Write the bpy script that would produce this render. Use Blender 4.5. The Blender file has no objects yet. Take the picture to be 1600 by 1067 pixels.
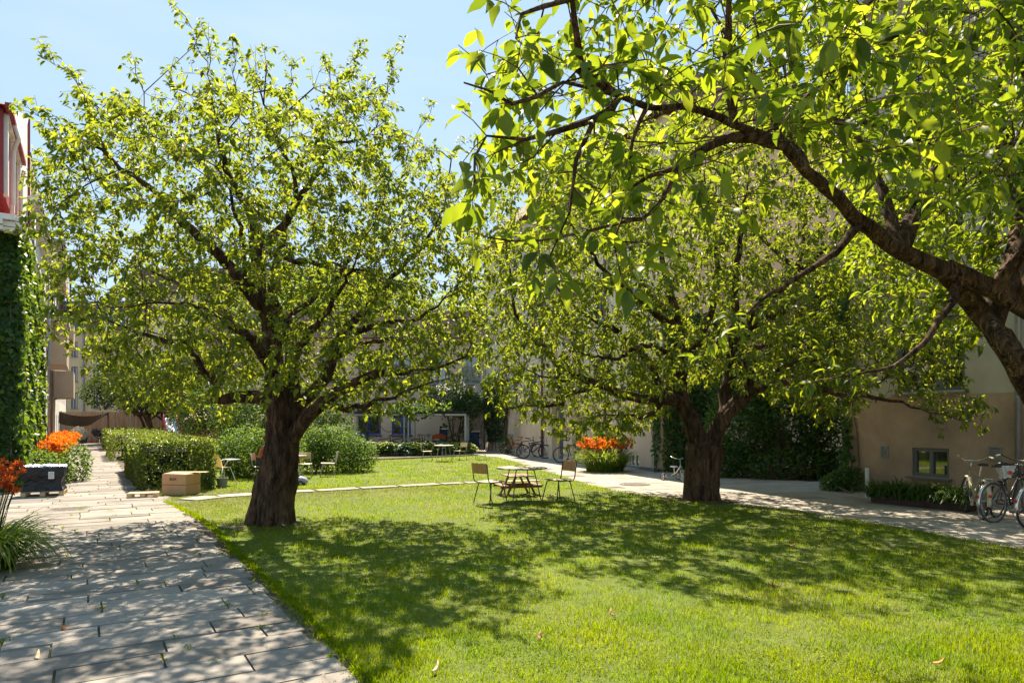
import bpy, math, random
import numpy as np
from mathutils import Vector, Matrix
R = math.radians
random.seed(7)
rng = np.random.default_rng(7)
scene = bpy.context.scene
col = scene.collection

# ---------------------------------------------------------------- camera
H0, F0, CX0, HCAM = 660.0, 1067.0, 800.0, 1.7
cd = bpy.data.cameras.new('camera')
cam = bpy.data.objects.new('camera', cd); col.objects.link(cam)
cam.location = (0, 0, HCAM); cam.rotation_euler = (R(90), 0, 0)
cd.sensor_width = 36; cd.lens = 24.0; cd.shift_y = 126.5/1600; cd.clip_end = 2000; cd.clip_start = .05
scene.camera = cam
# ---------------------------------------------------------------- sky and sun
SUN_EL, SUN_AZ = 51.0, -12.0
w = bpy.data.worlds.new('World'); scene.world = w; w.use_nodes = True
nt = w.node_tree; bg = nt.nodes['Background']
sk = nt.nodes.new('ShaderNodeTexSky'); sk.sky_type = 'NISHITA'; sk.sun_disc = False
sk.sun_elevation = R(SUN_EL); sk.sun_rotation = R(SUN_AZ); sk.air_density = 1.0; sk.dust_density = 0.7; sk.ozone_density = 1.0
tcw = nt.nodes.new('ShaderNodeTexCoord'); sx = nt.nodes.new('ShaderNodeSeparateXYZ'); nt.links.new(tcw.outputs['Generated'], sx.inputs[0])
rw = nt.nodes.new('ShaderNodeValToRGB'); nt.links.new(sx.outputs[2], rw.inputs[0]); bg.inputs[1].default_value = 0.1
rw.color_ramp.elements[0].position = 0; rw.color_ramp.elements[0].color = (.245,.305,.355,1); rw.color_ramp.elements[1].position = .6; rw.color_ramp.elements[1].color = (.155,.25,.345,1)
cn = nt.nodes.new('ShaderNodeTexNoise'); cn.inputs['Scale'].default_value = 2.2; cn.inputs['Detail'].default_value = 6; cmp_ = nt.nodes.new('ShaderNodeMapping'); cmp_.inputs['Scale'].default_value = (1,1,5); nt.links.new(tcw.outputs['Generated'], cmp_.inputs[0]); nt.links.new(cmp_.outputs[0], cn.inputs[0])
cr_ = nt.nodes.new('ShaderNodeMapRange'); cr_.inputs[1].default_value = .5; cr_.inputs[2].default_value = .8; cr_.inputs[4].default_value = .45; nt.links.new(cn.outputs[0], cr_.inputs[0])
cm = nt.nodes.new('ShaderNodeMixRGB'); nt.links.new(cr_.outputs[0], cm.inputs[0]); nt.links.new(rw.outputs[0], cm.inputs[1]); cm.inputs[2].default_value = (.29,.33,.36,1)
sc_w = nt.nodes.new('ShaderNodeVectorMath'); sc_w.operation = 'SCALE'; sc_w.inputs[3].default_value = 10; nt.links.new(cm.outputs[0], sc_w.inputs[0])
mw_ = nt.nodes.new('ShaderNodeMixRGB'); mw_.inputs[0].default_value = .86; nt.links.new(sk.outputs[0], mw_.inputs[1]); nt.links.new(sc_w.outputs[0], mw_.inputs[2]); nt.links.new(mw_.outputs[0], bg.inputs[0])
sd = bpy.data.lights.new('sun', 'SUN'); sun = bpy.data.objects.new('sun', sd); col.objects.link(sun)
sd.energy = 5.0; sd.angle = R(.5); sd.color = (1, .87, .69)
sdir = Vector((math.sin(R(SUN_AZ))*math.cos(R(SUN_EL)), math.cos(R(SUN_AZ))*math.cos(R(SUN_EL)), math.sin(R(SUN_EL))))
sun.rotation_euler = sdir.to_track_quat('Z', 'Y').to_euler(); sun.location = (0, 0, 30)
vs = scene.view_settings
vs.view_transform = 'Standard'; vs.look = 'None'; vs.gamma = 1; vs.exposure = 1.45

# ---------------------------------------------------------------- helpers
def P(x, y, Y):            # a point seen at photo pixel (x, y), Y metres away
    return Vector(((x-CX0)/F0*Y, Y, HCAM-(y-H0)/F0*Y))
def G(x, y):               # ground point
    Y = F0*HCAM/(y-H0)
    return Vector(((x-CX0)/F0*Y, Y, 0))

def tag(o, label=None, cat=None, group=None, kind=None):
    if label: o['label'] = label
    if cat: o['category'] = cat
    if group: o['group'] = group
    if kind: o['kind'] = kind
    return o
def thing(name, label, cat, loc=(0,0,0), rz=0, group=None):
    o = bpy.data.objects.new(name, None); col.objects.link(o)
    o.location = loc; o.rotation_euler = (0, 0, rz); o.empty_display_size = .2
    return tag(o, label, cat, group)

def mesh_obj(name, V, faces, mats, parent=None, world=False, smooth=False, fmat=None):
    V = np.asarray(V, dtype=np.float64).reshape(-1, 3)
    if parent is not None and world:
        V = V - np.array(parent.location)
    me = bpy.data.meshes.new(name)
    if isinstance(faces, np.ndarray):
        n, k = faces.shape
        me.vertices.add(len(V)); me.vertices.foreach_set('co', V.astype(np.float32).ravel())
        me.loops.add(n*k); me.loops.foreach_set('vertex_index', faces.astype(np.int32).ravel())
        me.polygons.add(n); me.polygons.foreach_set('loop_start', np.arange(0, n*k, k, dtype=np.int32))
        me.polygons.foreach_set('loop_total', np.full(n, k, dtype=np.int32))
        me.update(calc_edges=True)
    else:
        me.from_pydata([tuple(v) for v in V], [], faces); me.update()
    if not isinstance(mats, (list, tuple)): mats = [mats]
    for m in mats: me.materials.append(m)
    if fmat is not None: me.polygons.foreach_set('material_index', np.asarray(fmat, dtype=np.int32))
    if smooth: me.polygons.foreach_set('use_smooth', np.ones(len(me.polygons), dtype=bool))
    o = bpy.data.objects.new(name, me); col.objects.link(o)
    if parent is not None: o.parent = parent
    return o

class MB:
    def __init__(s): s.v = []; s.f = []; s.mi = []; s.m = 0
    def add(s, vs, fs):
        b = len(s.v); s.v.extend([tuple(v) for v in vs]); s.f.extend([tuple(b+i for i in f) for f in fs]); s.mi.extend([s.m]*len(fs)); return s
    def box(s, c, size, rot=None, taper=1.0, bev=0):
        c = Vector(c); x, y, z = size[0]/2, size[1]/2, size[2]/2
        if bev:
            b = min(bev, x*.45, y*.45, z*.45); vs = []
            for sz, zz, ins in ((-1, -z, b), (-1, -z+b, 0), (1, z-b, 0), (1, z, b)):
                for sx, sy in ((-1,-1),(1,-1),(1,1),(-1,1)):
                    ax, ay = x-ins, y-ins
                    t = taper if zz > 0 else 1
                    vs.append(Vector((sx*ax*t, sy*ay*t, zz)))
            fs = [(3,2,1,0), (12,13,14,15)]
            for k in range(3):
                for i in range(4):
                    j = (i+1) % 4; fs.append((k*4+i, k*4+j, k*4+4+j, k*4+4+i))
        else:
            t = taper
            vs = [Vector(p) for p in ((-x,-y,-z),(x,-y,-z),(x,y,-z),(-x,y,-z),(-x*t,-y*t,z),(x*t,-y*t,z),(x*t,y*t,z),(-x*t,y*t,z))]
            fs = [(3,2,1,0),(4,5,6,7),(0,1,5,4),(1,2,6,5),(2,3,7,6),(3,0,4,7)]
        if rot is not None: vs = [rot @ v for v in vs]
        return s.add([v+c for v in vs], fs)
    def bar(s, a, b, w, h=None, up=(0,0,1)):
        a, b = Vector(a), Vector(b); d = (b-a); L = d.length; d.normalize()
        up = Vector(up); sd = d.cross(up)
        if sd.length < 1e-4: sd = d.cross(Vector((1,0,0)))
        sd.normalize(); u = sd.cross(d)
        M = Matrix((sd, d, u)).transposed()
        return s.box((a+b)/2, (w, L, h or w), M)
    def tube(s, pts, r, n=8, closed=False, caps=True):
        pts = [Vector(p) for p in pts]; k = len(pts)
        rr = r if isinstance(r, (list, tuple)) else [r]*k
        vs = []; prev = None
        for i, p in enumerate(pts):
            if closed: t = pts[(i+1) % k]-pts[i-1]
            else: t = pts[min(i+1, k-1)]-pts[max(i-1, 0)]
            if t.length < 1e-9: t = Vector((0,0,1))
            t.normalize()
            if prev is None:
                a = t.cross(Vector((0,0,1)))
                if a.length < .1: a = t.cross(Vector((1,0,0)))
            else: a = prev - t*prev.dot(t)
            a.normalize(); prev = a; b = t.cross(a)
            for j in range(n):
                an = 2*math.pi*j/n; vs.append(p+(a*math.cos(an)+b*math.sin(an))*rr[i])
        fs = []
        for i in range(k if closed else k-1):
            i2 = (i+1) % k
            for j in range(n):
                j2 = (j+1) % n; fs.append((i*n+j, i*n+j2, i2*n+j2, i2*n+j))
        if caps and not closed:
            fs.append(tuple(range(n-1, -1, -1))); fs.append(tuple((k-1)*n+j for j in range(n)))
        return s.add(vs, fs)
    def ring(s, c, rad, r, axis='y', n=28, m=6, sz=1.0):
        pts = []
        for i in range(n):
            a = 2*math.pi*i/n; p, q = rad*math.cos(a), rad*math.sin(a)
            pts.append(Vector(c)+(Vector((p, 0, q)) if axis == 'y' else Vector((p, q, 0)) if axis == 'z' else Vector((0, p, q))))
        return s.tube(pts, r, m, closed=True)
    def lathe(s, c, prof, n=16, sx=1, sy=1):
        vs = []; c = Vector(c)
        for (r, z) in prof:
            for j in range(n):
                a = 2*math.pi*j/n; vs.append(c+Vector((r*math.cos(a)*sx, r*math.sin(a)*sy, z)))
        fs = []
        for i in range(len(prof)-1):
            for j in range(n):
                j2 = (j+1) % n; fs.append((i*n+j, i*n+j2, (i+1)*n+j2, (i+1)*n+j))
        fs.append(tuple(range(n-1, -1, -1))); fs.append(tuple((len(prof)-1)*n+j for j in range(n)))
        return s.add(vs, fs)
    def prism(s, poly, z0, z1):
        n = len(poly)
        vs = [(p[0], p[1], z0) for p in poly]+[(p[0], p[1], z1) for p in poly]
        fs = [tuple(range(n-1, -1, -1)), tuple(range(n, 2*n))]+[(i, (i+1) % n, n+(i+1) % n, n+i) for i in range(n)]
        return s.add(vs, fs)
    def sphere(s, c, r, n=12, m=8, sc=(1,1,1)):
        prof = [(max(1e-3, math.sin(math.pi*i/m))*r, -math.cos(math.pi*i/m)*r*sc[2]) for i in range(m+1)]
        return s.lathe(c, prof, n, sc[0], sc[1])
    def build(s, name, mats, parent=None, world=False, smooth=False, M=None):
        V = np.array(s.v, dtype=float).reshape(-1, 3)
        if M is not None: V = np.array([tuple(M @ Vector(v)) for v in V])
        return mesh_obj(name, V, s.f, mats, parent, world, smooth, s.mi if isinstance(mats, (list, tuple)) and len(mats) > 1 else None)

# ---------------------------------------------------------------- materials
def newmat(name):
    m = bpy.data.materials.new(name); m.use_nodes = True; n = m.node_tree; n.nodes.clear()
    out = n.nodes.new('ShaderNodeOutputMaterial'); return m, n, out
def N(n, t, **k):
    x = n.nodes.new(t)
    for a, b in k.items():
        if a.startswith('i_'): x.inputs[a[2:].replace('_', ' ')].default_value = b
        else: setattr(x, a, b)
    return x
def ramp(n, fac, stops):
    r = n.nodes.new('ShaderNodeValToRGB'); e = r.color_ramp.elements
    while len(e) < len(stops): e.new(.5)
    for el, (p, c) in zip(e, stops): el.position = p; el.color = (*c, 1)
    n.links.new(fac, r.inputs[0]); return r
def mat(name, c, rough=.6, c2=None, scale=3.0, bump=0, bscale=40, metal=0, c3=None, c3scale=.6, c3amt=.5, stretch=(1,1,1), spec=.5):
    m, n, out = newmat(name); b = N(n, 'ShaderNodeBsdfPrincipled')
    b.inputs['Roughness'].default_value = rough; b.inputs['Metallic'].default_value = metal; b.inputs['Specular IOR Level'].default_value = spec
    tc = N(n, 'ShaderNodeTexCoord'); mp = N(n, 'ShaderNodeMapping'); mp.inputs['Scale'].default_value = stretch
    n.links.new(tc.outputs['Object'], mp.inputs[0])
    if c2:
        no = N(n, 'ShaderNodeTexNoise'); no.inputs['Scale'].default_value = scale; no.inputs['Detail'].default_value = 6; no.inputs['Roughness'].default_value = .65
        n.links.new(mp.outputs[0], no.inputs[0])
        r = ramp(n, no.outputs[0], [(.35, c), (.65, c2)]); cc = r.outputs[0]
        if c3:
            n3 = N(n, 'ShaderNodeTexNoise'); n3.inputs['Scale'].default_value = c3scale; n3.inputs['Detail'].default_value = 4
            n.links.new(mp.outputs[0], n3.inputs[0])
            mr = N(n, 'ShaderNodeMapRange'); mr.inputs[1].default_value = .5; mr.inputs[2].default_value = .68; mr.inputs[4].default_value = c3amt
            n.links.new(n3.outputs[0], mr.inputs[0])
            mx = N(n, 'ShaderNodeMixRGB'); n.links.new(mr.outputs[0], mx.inputs[0]); n.links.new(cc, mx.inputs[1]); mx.inputs[2].default_value = (*c3, 1); cc = mx.outputs[0]
        n.links.new(cc, b.inputs['Base Color'])
    else: b.inputs['Base Color'].default_value = (*c, 1)
    if bump:
        nb = N(n, 'ShaderNodeTexNoise'); nb.inputs['Scale'].default_value = bscale; nb.inputs['Detail'].default_value = 5
        n.links.new(mp.outputs[0], nb.inputs[0]); bu = N(n, 'ShaderNodeBump'); bu.inputs['Strength'].default_value = bump; bu.inputs['Distance'].default_value = .02
        n.links.new(nb.outputs[0], bu.inputs['Height']); n.links.new(bu.outputs[0], b.inputs['Normal'])
    n.links.new(b.outputs[0], out.inputs[0]); return m
def leafmat(name, stops, trans, tamt=.5, rough=.5, spec=.35, patch=None):
    """stops: reflect colours over the leaves, trans: (dark, light) transmitted colours"""
    m, n, out = newmat(name); g = N(n, 'ShaderNodeNewGeometry')
    r = ramp(n, g.outputs['Random Per Island'], stops)
    r2 = ramp(n, g.outputs['Random Per Island'], [(0, trans[0]), (.6, trans[1]), (1, trans[-1])])
    b = N(n, 'ShaderNodeBsdfPrincipled'); b.inputs['Roughness'].default_value = rough; b.inputs['Specular IOR Level'].default_value = spec
    o1, o2 = r.outputs[0], r2.outputs[0]
    if patch:
        tc = N(n, 'ShaderNodeTexCoord'); no = N(n, 'ShaderNodeTexNoise'); no.inputs['Scale'].default_value = patch[0]; no.inputs['Detail'].default_value = 5; n.links.new(tc.outputs['Object'], no.inputs[0])
        rp = ramp(n, no.outputs[0], [(.36, patch[1]), (.64, patch[2])])
        for kk in (0, 1):
            mm = N(n, 'ShaderNodeMixRGB'); mm.blend_type = 'MULTIPLY'; mm.inputs[0].default_value = 1; n.links.new((o1, o2)[kk], mm.inputs[1]); n.links.new(rp.outputs[0], mm.inputs[2])
            if kk == 0: o1_ = mm.outputs[0]
            else: o2_ = mm.outputs[0]
        o1, o2 = o1_, o2_
    n.links.new(o1, b.inputs['Base Color'])
    t = N(n, 'ShaderNodeBsdfTranslucent'); n.links.new(o2, t.inputs[0])
    mx = N(n, 'ShaderNodeMixShader'); mx.inputs[0].default_value = tamt
    n.links.new(b.outputs[0], mx.inputs[1]); n.links.new(t.outputs[0], mx.inputs[2]); n.links.new(mx.outputs[0], out.inputs[0]); return m
def glassmat(name, tint=(.02,.025,.03)):
    m, n, out = newmat(name); b = N(n, 'ShaderNodeBsdfPrincipled'); b.inputs['Base Color'].default_value = (*tint, 1)
    b.inputs['Roughness'].default_value = .04; b.inputs['Specular IOR Level'].default_value = 1.0; b.inputs['IOR'].default_value = 1.9
    n.links.new(b.outputs[0], out.inputs[0]); return m
def barkmat(name, c, c2, lich=(.28,.27,.22), lamt=.5, sc=9):
    m, n, out = newmat(name); b = N(n, 'ShaderNodeBsdfPrincipled'); b.inputs['Roughness'].default_value = .85; b.inputs['Specular IOR Level'].default_value = .2
    tc = N(n, 'ShaderNodeTexCoord'); mp = N(n, 'ShaderNodeMapping'); mp.inputs['Scale'].default_value = (1, 1, .28); n.links.new(tc.outputs['Object'], mp.inputs[0])
    no = N(n, 'ShaderNodeTexNoise'); no.inputs['Scale'].default_value = sc; no.inputs['Detail'].default_value = 8; no.inputs['Roughness'].default_value = .7; n.links.new(mp.outputs[0], no.inputs[0])
    r = ramp(n, no.outputs[0], [(.38, c), (.62, c2)])
    n2 = N(n, 'ShaderNodeTexNoise'); n2.inputs['Scale'].default_value = 5; n2.inputs['Detail'].default_value = 9; n2.inputs['Roughness'].default_value = .8; n.links.new(tc.outputs['Object'], n2.inputs[0])
    mr = N(n, 'ShaderNodeMapRange'); mr.inputs[1].default_value = .58; mr.inputs[2].default_value = .66; mr.inputs[4].default_value = lamt; n.links.new(n2.outputs[0], mr.inputs[0])
    mx = N(n, 'ShaderNodeMixRGB'); n.links.new(mr.outputs[0], mx.inputs[0]); n.links.new(r.outputs[0], mx.inputs[1]); mx.inputs[2].default_value = (*lich, 1)
    n.links.new(mx.outputs[0], b.inputs['Base Color'])
    vo = N(n, 'ShaderNodeTexVoronoi'); vo.feature = 'DISTANCE_TO_EDGE'; vo.inputs['Scale'].default_value = sc*1.6
    ad = N(n, 'ShaderNodeMixRGB'); ad.blend_type = 'ADD'; ad.inputs[0].default_value = .25; n.links.new(mp.outputs[0], ad.inputs[1]); n.links.new(no.outputs[1], ad.inputs[2]); n.links.new(ad.outputs[0], vo.inputs[0])
    b1 = N(n, 'ShaderNodeBump'); b1.inputs['Strength'].default_value = 1; b1.inputs['Distance'].default_value = .09; n.links.new(vo.outputs[0], b1.inputs['Height'])
    b2 = N(n, 'ShaderNodeBump'); b2.inputs['Strength'].default_value = 1; b2.inputs['Distance'].default_value = .06; n.links.new(no.outputs[0], b2.inputs['Height']); n.links.new(b1.outputs[0], b2.inputs['Normal'])
    n.links.new(b2.outputs[0], b.inputs['Normal']); n.links.new(b.outputs[0], out.inputs[0]); return m

M = {}
M['leaf_cherry'] = leafmat('cherry_leaf', [(0,(.055,.10,.022)),(.5,(.08,.14,.028)),(.96,(.11,.17,.032)),(.985,(.35,.22,.02)),(1,(.4,.12,.02))], [(.18,.25,.012),(.38,.45,.018),(.52,.55,.03)], .55)
M['leaf_front'] = leafmat('near_cherry_leaf', [(0,(.055,.10,.02)),(.5,(.08,.14,.025)),(.99,(.11,.17,.03)),(1,(.5,.2,.02))], [(.15,.22,.01),(.34,.43,.014),(.52,.57,.025)], .58)
M['leaf_dark'] = leafmat('dark_leaf', [(0,(.025,.055,.022)),(.6,(.045,.085,.03)),(1,(.07,.12,.035))], [(.06,.11,.015),(.12,.2,.02),(.2,.3,.03)], .4)
M['leaf_grey'] = leafmat('grey_green_leaf', [(0,(.03,.05,.03)),(.6,(.05,.075,.045)),(1,(.08,.11,.055))], [(.05,.09,.02),(.10,.15,.03),(.16,.22,.04)], .35)
M['leaf_ivy'] = leafmat('ivy_leaf', [(0,(.03,.07,.018)),(.6,(.045,.10,.022)),(1,(.08,.15,.03))], [(.08,.16,.012),(.24,.36,.02),(.38,.5,.03)], .42, .45)
M['leaf_hedge'] = leafmat('hedge_leaf', [(0,(.025,.055,.02)),(.6,(.04,.085,.022)),(.93,(.09,.13,.025)),(1,(.2,.12,.03))], [(.08,.15,.02),(.30,.38,.03),(.42,.46,.05)], .42, .35)
M['leaf_bush'] = leafmat('bush_leaf', [(0,(.03,.07,.02)),(.6,(.05,.11,.025)),(1,(.1,.17,.03))], [(.10,.20,.02),(.22,.34,.03),(.32,.44,.04)], .45)
M['leaf_lit'] = leafmat('light_tree_leaf', [(0,(.05,.1,.02)),(.6,(.08,.14,.025)),(1,(.12,.18,.03))], [(.2,.3,.02),(.4,.5,.03),(.5,.56,.04)], .5)
M['leaf_lily'] = leafmat('lily_leaf', [(0,(.06,.13,.02)),(.7,(.12,.19,.025)),(1,(.26,.24,.05))], [(.22,.36,.02),(.42,.55,.03),(.55,.6,.07)], .5, .45)
M['leaf_lime'] = leafmat('lime_plant_leaf', [(0,(.08,.14,.02)),(.6,(.13,.18,.03)),(1,(.22,.24,.04))], [(.2,.28,.03),(.3,.38,.04),(.4,.42,.06)], .45)
M['leaf_hosta'] = leafmat('hosta_leaf', [(0,(.05,.12,.06)),(.6,(.08,.16,.09)),(1,(.12,.2,.11))], [(.08,.16,.05),(.15,.25,.08),(.2,.3,.1)], .35)
M['petal_red'] = leafmat('red_lily_petal', [(0,(.35,.04,.015)),(.4,(.6,.08,.02)),(.85,(.65,.12,.02)),(1,(.75,.3,.04))], [(.6,.06,.01),(.8,.14,.02),(.9,.25,.02)], .5)
M['petal_orange'] = leafmat('orange_lily_petal', [(0,(.40,.06,.015)),(.5,(.65,.15,.02)),(.85,(.75,.25,.03)),(1,(.8,.42,.06))], [(.8,.16,.01),(.9,.26,.02),(.95,.36,.02)], .5)
M['petal_white'] = leafmat('white_blossom', [(0,(.6,.6,.5)),(1,(.8,.8,.72))], [(.6,.62,.5),(.7,.7,.6),(.8,.8,.7)], .4)
M['grass'] = leafmat('grass_blade', [(0,(.07,.12,.004)),(.5,(.105,.165,.004)),(.9,(.16,.19,.008)),(1,(.2,.2,.02))], [(.27,.37,.001),(.38,.53,.001),(.47,.56,.004)], .5, .95, 0, patch=(1.1, (.72,.86,.9), (1.18,1.08,.9)))
M['grass_dry'] = leafmat('dry_grass_blade', [(0,(.1,.14,.03)),(.5,(.2,.2,.07)),(1,(.36,.31,.16))], [(.22,.28,.04),(.36,.36,.1),(.45,.42,.2)], .45, .6, .3)
M['litter'] = leafmat('fallen_leaf_brown', [(0,(.16,.05,.02)),(.6,(.3,.1,.03)),(1,(.4,.2,.08))], [(.2,.06,.02),(.3,.12,.03),(.4,.2,.06)], .3)
M['bark'] = barkmat('cherry_bark', (.035,.019,.011), (.20,.115,.065), (.30,.23,.12), .4, 7)
M['bark_lichen'] = barkmat('lichen_cherry_bark', (.045,.025,.014), (.24,.135,.07), (.45,.40,.30), .75, 8)
M['twig'] = mat('twig_bark', (.09,.05,.032), .8, (.18,.11,.07), 20)
M['soil'] = mat('soil', (.05,.035,.022), .95, (.11,.08,.05), 8, .6, 30)
M['lawn'] = mat('lawn_turf', (.06,.09,.008), .95, (.11,.14,.015), 6, .5, 60, c3=(.2,.17,.08), c3scale=.5, c3amt=.4)
M['gravel'] = mat('asphalt_strip', (.16,.14,.12), .95, (.26,.235,.21), 12, .5, 120)
M['render_beige'] = mat('beige_roughcast', (.66,.50,.35), .95, (.75,.58,.42), 1.2, .9, 26, c3=(.40,.30,.21), c3scale=.45, c3amt=.8, stretch=(1,1,.5))
M['render_plinth'] = mat('brown_roughcast_plinth', (.38,.25,.155), .95, (.48,.325,.205), 1.6, 1.0, 28, c3=(.25,.175,.12), c3scale=.55, c3amt=.8)
M['render_cream'] = mat('cream_render', (.74,.62,.45), .9, (.80,.68,.51), .8, .5, 14, c3=(.52,.45,.36), c3scale=.4, c3amt=.5)
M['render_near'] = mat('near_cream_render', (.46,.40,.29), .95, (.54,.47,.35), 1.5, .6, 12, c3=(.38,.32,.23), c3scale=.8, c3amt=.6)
M['render_white'] = mat('white_render', (.68,.64,.57), .9, (.76,.72,.66), 1, .3, 20)
M['render_tan'] = mat('tan_render', (.46,.34,.23), .9, (.53,.40,.28), 1, .3, 20)
M['render_yellow'] = mat('yellow_render', (.66,.50,.27), .9, (.74,.57,.33), .5, .2, 10)
M['red_wood'] = mat('red_paint', (.24,.012,.014), .55, (.30,.02,.02), 2)
M['white_paint'] = mat('white_paint', (.74,.70,.62), .5, (.8,.77,.7), 3)
M['grey_paint'] = mat('grey_paint', (.20,.20,.185), .5, (.25,.25,.23), 4, .1, 60)
M['grey_window'] = mat('dark_grey_window_paint', (.10,.10,.09), .5, (.14,.14,.125), 5)
M['door_grey'] = mat('dark_grey_door_paint', (.085,.088,.092), .45, (.11,.112,.115), 3)
M['blue_paint'] = mat('blue_paint', (.035,.07,.24), .45, (.05,.09,.29), 3)
M['glass'] = glassmat('window_glass', (.012,.014,.016))
M['zinc'] = mat('zinc_pipe', (.30,.30,.30), .45, (.38,.38,.38), 5, metal=.6)
M['pipe_brown'] = mat('brown_pipe', (.13,.08,.06), .6, (.18,.12,.09), 4)
M['roof_brown'] = mat('brown_roofing', (.13,.075,.055), .85, (.2,.12,.09), 4)
M['tile'] = None
M['steel'] = mat('galvanised_steel', (.38,.39,.40), .4, (.5,.5,.5), 12, metal=.75)
M['black_metal'] = mat('black_metal', (.025,.025,.025), .4)
M['chair_metal'] = mat('chair_tube_metal', (.10,.095,.085), .4, (.15,.14,.12), 8, metal=.5)
M['pale_metal'] = mat('pale_tube_metal', (.45,.43,.38), .35, metal=.5)
M['wood_chair'] = mat('chair_wood', (.36,.19,.075), .5, (.50,.29,.12), 3, .15, 30, stretch=(12,1.5,1.5), c3=(.25,.12,.05), c3scale=2, c3amt=.5)
M['wood_light'] = mat('light_wood', (.60,.42,.22), .55, (.70,.52,.30), 3, stretch=(6,1,1))
M['wood_grey'] = mat('weathered_wood', (.34,.27,.20), .75, (.44,.36,.28), 3, .2, 30, stretch=(10,1,1))
M['wood_red'] = mat('red_brown_stained_wood', (.16,.05,.022), .5, (.24,.085,.035), 3, .15, 30, stretch=(1,1,6))
M['wood_pallet'] = mat('pallet_wood', (.55,.38,.20), .75, (.66,.48,.28), 3, .15, 30, stretch=(8,1,1))
M['wood_fence'] = mat('fence_wood', (.30,.20,.13), .85, (.40,.28,.19), 2, .2, 20, stretch=(3,3,.4))
M['wood_orange'] = mat('orange_pine', (.50,.26,.09), .65, (.58,.33,.13), 2, stretch=(3,3,.5))
M['cardboard'] = mat('cardboard', (.46,.26,.12), .85, (.52,.31,.16), 2, .1, 60)
M['print'] = mat('brown_print', (.12,.06,.03), .9)
M['plastic_black'] = mat('black_stretch_film', (.010,.010,.011), .38, (.022,.022,.024), 6, .9, 14, spec=.35)
M['film_silver'] = mat('crumpled_silver_film', (.45,.45,.5), .25, (.7,.7,.75), 14, 1.0, 22, metal=.3, spec=.8)
M['paper'] = mat('paper_label', (.7,.7,.7), .7)
M['ink'] = mat('grey_ink', (.12,.12,.13), .8)
M['rubber'] = mat('tyre_rubber', (.018,.018,.018), .75, (.035,.033,.03), 30)
M['chrome'] = mat('chrome', (.6,.6,.58), .22, metal=.95)
M['leather'] = mat('saddle_black', (.02,.02,.02), .45)
M['leather_tan'] = mat('saddle_tan', (.42,.15,.04), .5)
M['cream_plastic'] = mat('cream_plastic', (.66,.56,.34), .4)
M['cream_shell'] = leafmat('cream_shell', [(0,(.6,.5,.3)),(1,(.6,.5,.3))], [(.7,.58,.3),(.7,.58,.3),(.7,.58,.3)], .5)
M['white_plastic'] = mat('white_plastic', (.7,.7,.7), .35)
M['bucket_grey'] = mat('bucket_grey', (.17,.19,.18), .5, (.22,.24,.23), 4)
M['lilac'] = mat('lilac_plastic', (.40,.38,.50), .3)
M['red_plastic'] = mat('red_slide_plastic', (.5,.03,.045), .35)
M['reflector'] = mat('red_reflector', (.6,.02,.02), .25)
M['iron'] = mat('cast_iron', (.10,.085,.07), .7, (.2,.17,.14), 30, .6, 80)
M['concrete_post'] = mat('cream_post_paint', (.62,.60,.52), .6)
M['skin'] = mat('skin', (.55,.32,.22), .5, (.6,.36,.25), 6)
M['hair'] = mat('auburn_hair', (.12,.045,.02), .5, (.2,.08,.035), 40)
M['shirt'] = mat('rust_shirt', (.42,.10,.035), .85, (.5,.13,.05), 12)
M['shorts'] = mat('dark_shorts', (.05,.04,.05), .85)
M['black_fabric'] = mat('black_fabric', (.02,.02,.025), .8, (.04,.04,.045), 12)
def tilemat():
    m, n, out = newmat('brown_roof_tile'); b = N(n, 'ShaderNodeBsdfPrincipled'); b.inputs['Roughness'].default_value = .85
    tc = N(n, 'ShaderNodeTexCoord'); no = N(n, 'ShaderNodeTexNoise'); no.inputs['Scale'].default_value = 6; no.inputs['Detail'].default_value = 5
    n.links.new(tc.outputs['Object'], no.inputs[0]); r = ramp(n, no.outputs[0], [(.35, (.10,.055,.04)), (.65, (.19,.11,.085))])
    n.links.new(r.outputs[0], b.inputs['Base Color']); n.links.new(b.outputs[0], out.inputs[0]); return m
M['tile'] = tilemat()
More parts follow.
